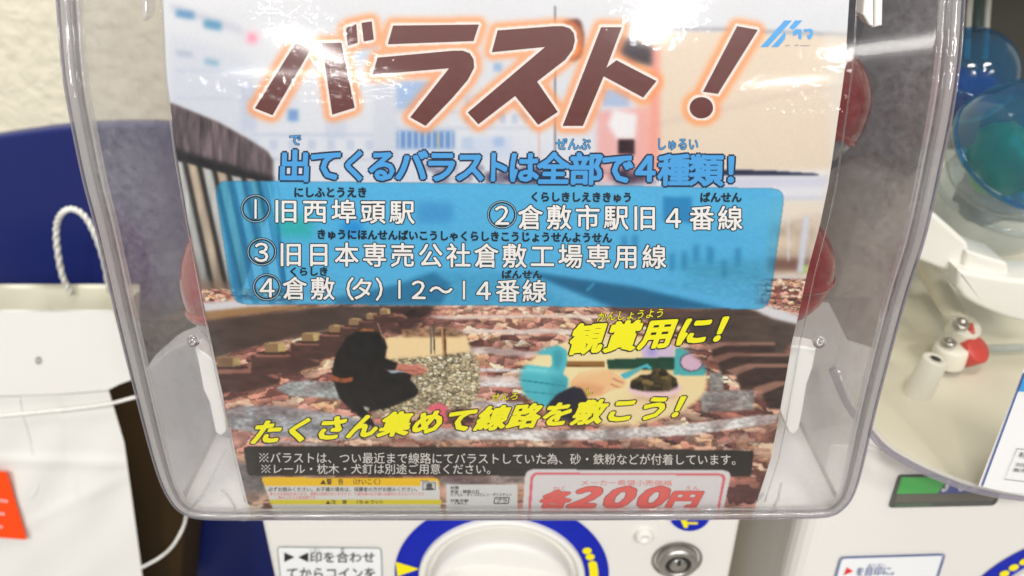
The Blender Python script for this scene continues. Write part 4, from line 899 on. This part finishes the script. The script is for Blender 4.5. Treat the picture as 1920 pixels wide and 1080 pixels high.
tube('sleeve_edge', [PR(edge(LE, v) - 4, v, .0009) for v in range(-60, 960, 20)], .00022, GLASSY, poster, n=6)

# ================================================================== CAPSULES
def cap_mat(name, col, haze=.28, rough=.08): return clear(name, tint=tuple(.35 + .65 * c for c in col), haze=haze, hazecol=col, rough=rough, bump=.05, bscale=30)
CB = clear('blue_capsule', tint=(.10, .52, .78), haze=.17, hazecol=(.0, .22, .50), rough=.07, bump=.06, bscale=60)
CR = clear('red_capsule', tint=(.72, .20, .20), haze=.26, hazecol=(.40, .06, .06), rough=.1, bump=.06, bscale=60)
CP = clear('pale_red_capsule', tint=(.93, .60, .60), haze=.30, hazecol=(.66, .26, .25), rough=.08, bump=.06, bscale=60)
CC = clear('clear_capsule', tint=(.86, .90, .92), haze=.14, hazecol=(.45, .5, .52), rough=.07, bump=.10, bscale=60)
def capsule(label, u, v, d, rpx, axis, top, bot, inside=None, group='capsules', icol=None):
    t = empty('capsule', label, 'capsule', group=group); c = P(u, v, d); r = rpx / F * d
    ax = Vector(axis).normalized(); N = 20
    pt = [(r * math.cos(a) * 1.0 + 1e-5, r * math.sin(a)) for a in [math.pi / 2 * k / N for k in range(N + 1)]]
    lathe('top_shell', pt, c, ax, top, t, n=48)
    lathe('bottom_shell', [(r * .985 * math.cos(a) + 1e-5, -r * .985 * math.sin(a)) for a in [math.pi / 2 * k / N for k in range(N + 1)]], c, ax, bot, t, n=48)
    lathe('seam_ring', [(r * .99, -r * .05), (r * 1.02, -r * .045), (r * 1.03, 0), (r * 1.015, r * .05), (r * .99, r * .055)], c, ax, top, t, n=48)
    if inside:
        bm = bmesh.new(); bmesh.ops.create_icosphere(bm, subdivisions=3, radius=r * .55)
        rr = random.Random(int(u))
        for q in bm.verts:
            n = q.co.normalized(); f = 1 + .22 * math.sin(n.x * 5 + 1) * math.cos(n.z * 4 + rr.random() * .2) + .12 * math.sin(n.y * 11); q.co = Vector((q.co.x * 1.1, q.co.y, q.co.z * .9)) * f + c + Vector(inside) * r
        bmobj('toy_bag', bm, icol, t, smooth=True)
    return t
GRN = mat('green_toy', (.02, .42, .10), .4, .5, bump=.4, bscale=90)
NVY = mat('navy_toy', (.02, .05, .30), .5, .4)
GRW = mat('grey_wrap', (.42, .44, .45), .35, .5, bump=.5, bscale=60)
capsule('small blue capsule at the upper right with dark blue content beside the rim', 1813, 142, .43, 88, (.2, -.25, .9), CB, CB, (0, 0, -.35), icol=NVY)
capsule('large blue topped capsule at the right edge with a green toy inside', 1914, 280, .375, 130, (.12, -.56, .74), CB, CC, (-.12, -.15, -.10), icol=GRN)
capsule('clear capsule with crumpled grey wrapping, under the large blue topped capsule', 1872, 372, .42, 112, (.1, -.2, .9), CC, CC, (0.1, .2, .0), icol=GRW)
capsule('red and clear capsule peeping out left of the poster', 516, 520, .286, 166, (-.25, .1, .9), CP, CC)
capsule('red capsule peeping out right of the poster near its top', 1498, 196, .262, 126, (.45, .0, .75), CR, CC)
capsule('orange red capsule peeping out right of the poster halfway down', 1442, 500, .276, 116, (.1, .1, .9), CR, CR)

# ================================================================== RIGHT MACHINE
m2 = empty('capsule_machine', 'white capsule toy machine at the right edge, green coin window and clear bowl', 'vending machine', group='capsule toy machines')
x0_, _ = xz(1503, 985); zt2 = xz(1700, 838)[1]
body(x0_, x0_ + .27, zt2, zb, WHITE, m2, rb=.010)
# side flange seen in the gap
mobj('side_seam', [(x0_ - .0012, .29, zb), (x0_ - .0012, .2925, zb), (x0_ - .0012, .2925, zt2), (x0_ - .0012, .29, zt2)], [(0, 1, 2, 3)], WHITE2, m2)
mobj('machine_gap_shade', [(.06, .36, zb), (x0_, .36, zb), (x0_, .36, zt2 + .02), (.06, .36, zt2 + .02)], [(0, 1, 2, 3)], mat('machine_gap_shade_tan', (.34, .24, .11), .6, var=.1), m2)  # tan sheet whose colour stands in for the shadow in the gap
dial(xz(2000, 1139)[0], xz(2000, 1139)[1], .0580, m2, [(147, 'dot'), (140.5, 'dot'), (0, (98, 134))], math.radians(20), arrow=False)
# coin window
win = [(1686, 893), (1880, 892), (1872, 940), (1862, 949), (1667, 953)]
fr = slab('coin_window', quadround(win, 6), PB, .0012, .003, mat('dark_window_frame', (.03, .03, .025), .4), m2, bevel=.0004)
flat('green_card', [[(1691, 895), (1776, 894), (1770, 908), (1758, 925), (1681, 926)]], PB, .0016, mat('green_card', (.02, .50, .05), .4, var=.3, vscale=40), fr, strip=0)
flat('green_card', [[(1679, 944), (1748, 942), (1746, 949), (1676, 951)]], PB, .0016, mat('green_reflection_strip', (.03, .10, .03), .3), fr, strip=0)  # reflection of the green card, painted as a darker strip
flat('blue_card', [[(1778, 894), (1878, 893), (1874, 922), (1760, 925), (1771, 910)]], PB, .0016, mat('blue_card', (.02, .05, .34), .4), fr, strip=0)
flat('dark_slot', [[(1681, 927), (1876, 923), (1870, 938), (1678, 942)]], PB, .0016, mat('brown_slot', (.10, .09, .06), .35, var=.5, vscale=40), fr, strip=0)
lettering('price_lettering', cells('3００', (1776, 896), (1850, 895), (1838, 922), (1762, 924)), PB, .002, WI, fr, off=.05)
slab('window_pane', quadround([(1688, 894), (1878, 893), (1861, 948), (1669, 952)], 6), PB, .0030, .0008, clear('window_pane', haze=.02, rough=.05), fr, bevel=0)
# instruction sticker
sq = quadround([(1575, 1044), (1774, 1038), (1722, 1200), (1532, 1204)], 8)
s2_ = flat('instruction_sticker', [sq], PB, .0005, STICK, m2, strip=0)
flat('sticker_border', frame_polys(sq, 2.2), PB, .0008, INKB, s2_, strip=0); flat('sticker_border', frame_polys([(x * .965 + 1655 * .035, y * .965 + 1110 * .035) for x, y in sq], 1.2), PB, .0008, INKB, s2_, strip=0)
flat('red_arrow', [[(1588, 1064), (1600, 1071), (1582, 1079)]], PB, .0009, RED, s2_, strip=0)
lettering('lettering', cells('を目印に。', (1607, 1063), (1690, 1061), (1686, 1079), (1602, 1081)), PB, .0009, INKB, s2_, off=.012)
lettering('ruby_lettering', cells('めじるし', (1628, 1057), (1662, 1056), (1661, 1062), (1627, 1063)), PB, .0009, INKB, s2_)
# hinge tabs above the window
slab('hinge_tab', quadround([(1612, 835), (1650, 838), (1655, 846), (1618, 846)], 3), PB, .003, .003, WHITE2, m2, bevel=.0006)
slab('hinge_tab', quadround([(1618, 828), (1640, 822), (1658, 846), (1616, 846)], 3), PB, .006, .003, WHITE2, m2, bevel=.0006)
# bowl floor and back, cream
V = []; Fc = []; rows = [(-80, .53), (300, .50), (460, .49), (540, .472), (600, .450), (650, .428), (740, .392), (830, .361), (935, .332)]
vs2 = [r[0] for r in rows]
for i in range(41):
    v = -80 + 1015 * i / 40; d = np.interp(v, vs2, [r[1] for r in rows])
    lo_ = np.interp(v, [-80, 300, 500, 650, 760, 800, 840, 873, 898, 915, 935], [1700, 1640, 1600, 1570, 1590, 1625, 1661, 1717, 1774, 1830, 1930])
    for j in range(21): u = lo_ + (2150 - lo_) * j / 20; V.append(P(u, v, d))
for i in range(40):
    for j in range(20): x = i * 21 + j; Fc.append((x, x + 1, x + 22, x + 21))
mobj('bowl_base', V, Fc, CREAM, m2, smooth=True)
# dark upper backing
slab('upper_backing', [(1700, -200), (2200, -200), (2200, 330), (1700, 330)], plane(.478), 0, .01, mat('olive_backing', (.045, .04, .026), .55, var=.2), m2, bevel=0)
for a, b, m_ in ((1817, 5, WHITE2), (1832, 9, mat('teal_post', (.01, .05, .05), .4)), (1850, 6, WHITE2)):
    tube('upright_post', [P(a + 8, -60, .44), P(a, 30, .44), P(a - 4, 110, .44)], b / F * .44, m_, m2)
shade_block(1800, 2700, -150, .34, .62, m2)
# capsule tray ring
PT = plane(.345)
slab('tray_arm', quadround([(1700, 395), (1752, 400), (1818, 458), (1812, 506), (1791, 516), (1700, 480)], 8), plane(.335), 0, .02, WHITE2, m2, bevel=.002)
slab('tray_step', quadround([(1812, 470), (1890, 494), (1893, 522), (1806, 508)], 5), plane(.332), 0, .02, WHITE2, m2, bevel=.0016)
slab('tray_ring', [(p.x, p.y) for p in spline([Vector(q + (0,)) for q in [(1796, 506), (1850, 517), (1920, 526), (2050, 530), (2100, 560), (2050, 612), (1960, 612), (1900, 600), (1850, 582), (1812, 562), (1794, 540)]], 4)], plane(.326), 0, .02, WHITE2, m2, bevel=.002)
# mechanism
arm = tube('lever_arm', [P(1735, 495, .455), P(1760, 540, .44), P(1800, 606, .41)], [.006, .0058, .0052], CREAM, m2, n=20)
SCM = METAL
lathe('arm_hub', [(.0075, -.004), (.0075, .003), (.0068, .004), (.0001, .004)], P(1806, 618, .408), UP * .6 - FWD * .8, POSTM, m2, n=32)
lathe('screw_head', [(.0036, .003), (.0036, .0042), (.0030, .0048), (.0012, .0050), (.0009, .0040), (.0001, .0040)], P(1797, 614, .402), UP * .5 - FWD * .8, SCM, m2, n=24)
lathe('short_boss', [(.0082, -.008), (.0082, .001), (.0074, .0025), (.0001, .0025)], P(1783, 656, .405), UP * .85 - FWD * .5, POSTM, m2, n=32)
lathe('screw_head', [(.0034, .002), (.0034, .0032), (.0028, .0037), (.0012, .0038), (.0009, .0030), (.0001, .0030)], P(1777, 650, .402), UP * .8 - FWD * .5, SCM, m2, n=24)
lathe('tall_post', [(.0068, -.030), (.0060, .004), (.0054, .005), (.0026, .005), (.0024, .003), (.0001, .003)], P(1746, 688, .385), UP * .80 + Vector((.16, 0, 0)) - FWD * .45, POSTM, m2, n=32)
lathe('post_screw', [(.0024, .0052), (.0012, .0056), (.0001, .0056)], P(1746, 688, .385), UP * .80 + Vector((.16, 0, 0)) - FWD * .45, DARKM, m2, n=20)
RP = mat('red_plastic', (.50, .035, .025), .4)
lathe('red_cam', [(.0072, -.006), (.0072, .003), (.006, .004), (.0001, .004)], P(1824, 658, .405), UP * .3 - FWD * .9 + Vector((.3, 0, 0)), RP, m2, n=28)
tube('red_pin', [P(1812, 650, .403), P(1822, 625, .403), P(1818, 606, .403)], .0016, RP, m2)
tube('clear_rod', [P(1836, 655, .41), P(1960, 650, .41)], .0022, CC, m2)
# clear bowl wall and its thick lower rim
cb = [(1560, 690), (1590, 760), (1625, 803), (1661, 842), (1717, 875), (1774, 900), (1830, 918), (1920, 933), (2100, 945)]
rp = spline([P(a, b, .333) for a, b in cb], 8); bw = bpy.data.materials.get('window_pane')
bowl = tube('bowl_rim', rp, .0016, RIMD, m2, n=12); tube('bowl_lip', [q + Vector((.0006, -.001, .0026)) for q in rp], .0009, RIMP, m2, n=10)
V = [p for p in rp] + [p + Vector((0, -.012, .30)) for p in rp]; n = len(rp)
mobj('bowl_wall', V, [(i, i + 1, n + i + 1, n + i) for i in range(n - 1)], clear('bowl_plastic', tint=(.95, .95, .93), haze=.03, hazecol=(.7, .68, .60), rough=.06, ior=1.14), m2, smooth=True)
# card standing in the bowl front
card = empty('display_card', 'white printed card with a blue stripe in front of the right bowl', 'card')
PK2 = plane(.2435)
flat('sheet', [[(1920, 690), (1960, 620), (2100, 620), (2100, 952), (1920, 930), (1834, 911)]], PK2, 0, mat('card_white', (.78, .78, .78), .4, var=.02), card, strip=0)
flat('edge_line', [[(1919, 699), (1922, 699), (1843, 912), (1840, 911)]], PK2, .0005, INKB, card, strip=0)
flat('blue_stripe', [[(1922, 699), (1960, 700), (1950, 735), (1910, 734)]], PK2, .0007, HB, card, strip=0)
flat('ruled_box', frame_polys([(1907, 841), (2010, 851), (1990, 912), (1883, 899)], 1.1), PK2, .0007, INK, card, strip=0)
lettering('lettering', cells('材質', (1913, 846), (1940, 849), (1937, 862), (1909, 859)) + cells('対象年齢', (1906, 867), (1955, 872), (1952, 880), (1903, 875)) + cells('販売元', (1902, 877), (1940, 881), (1937, 889), (1899, 885)), PK2, .0007, INK, card)
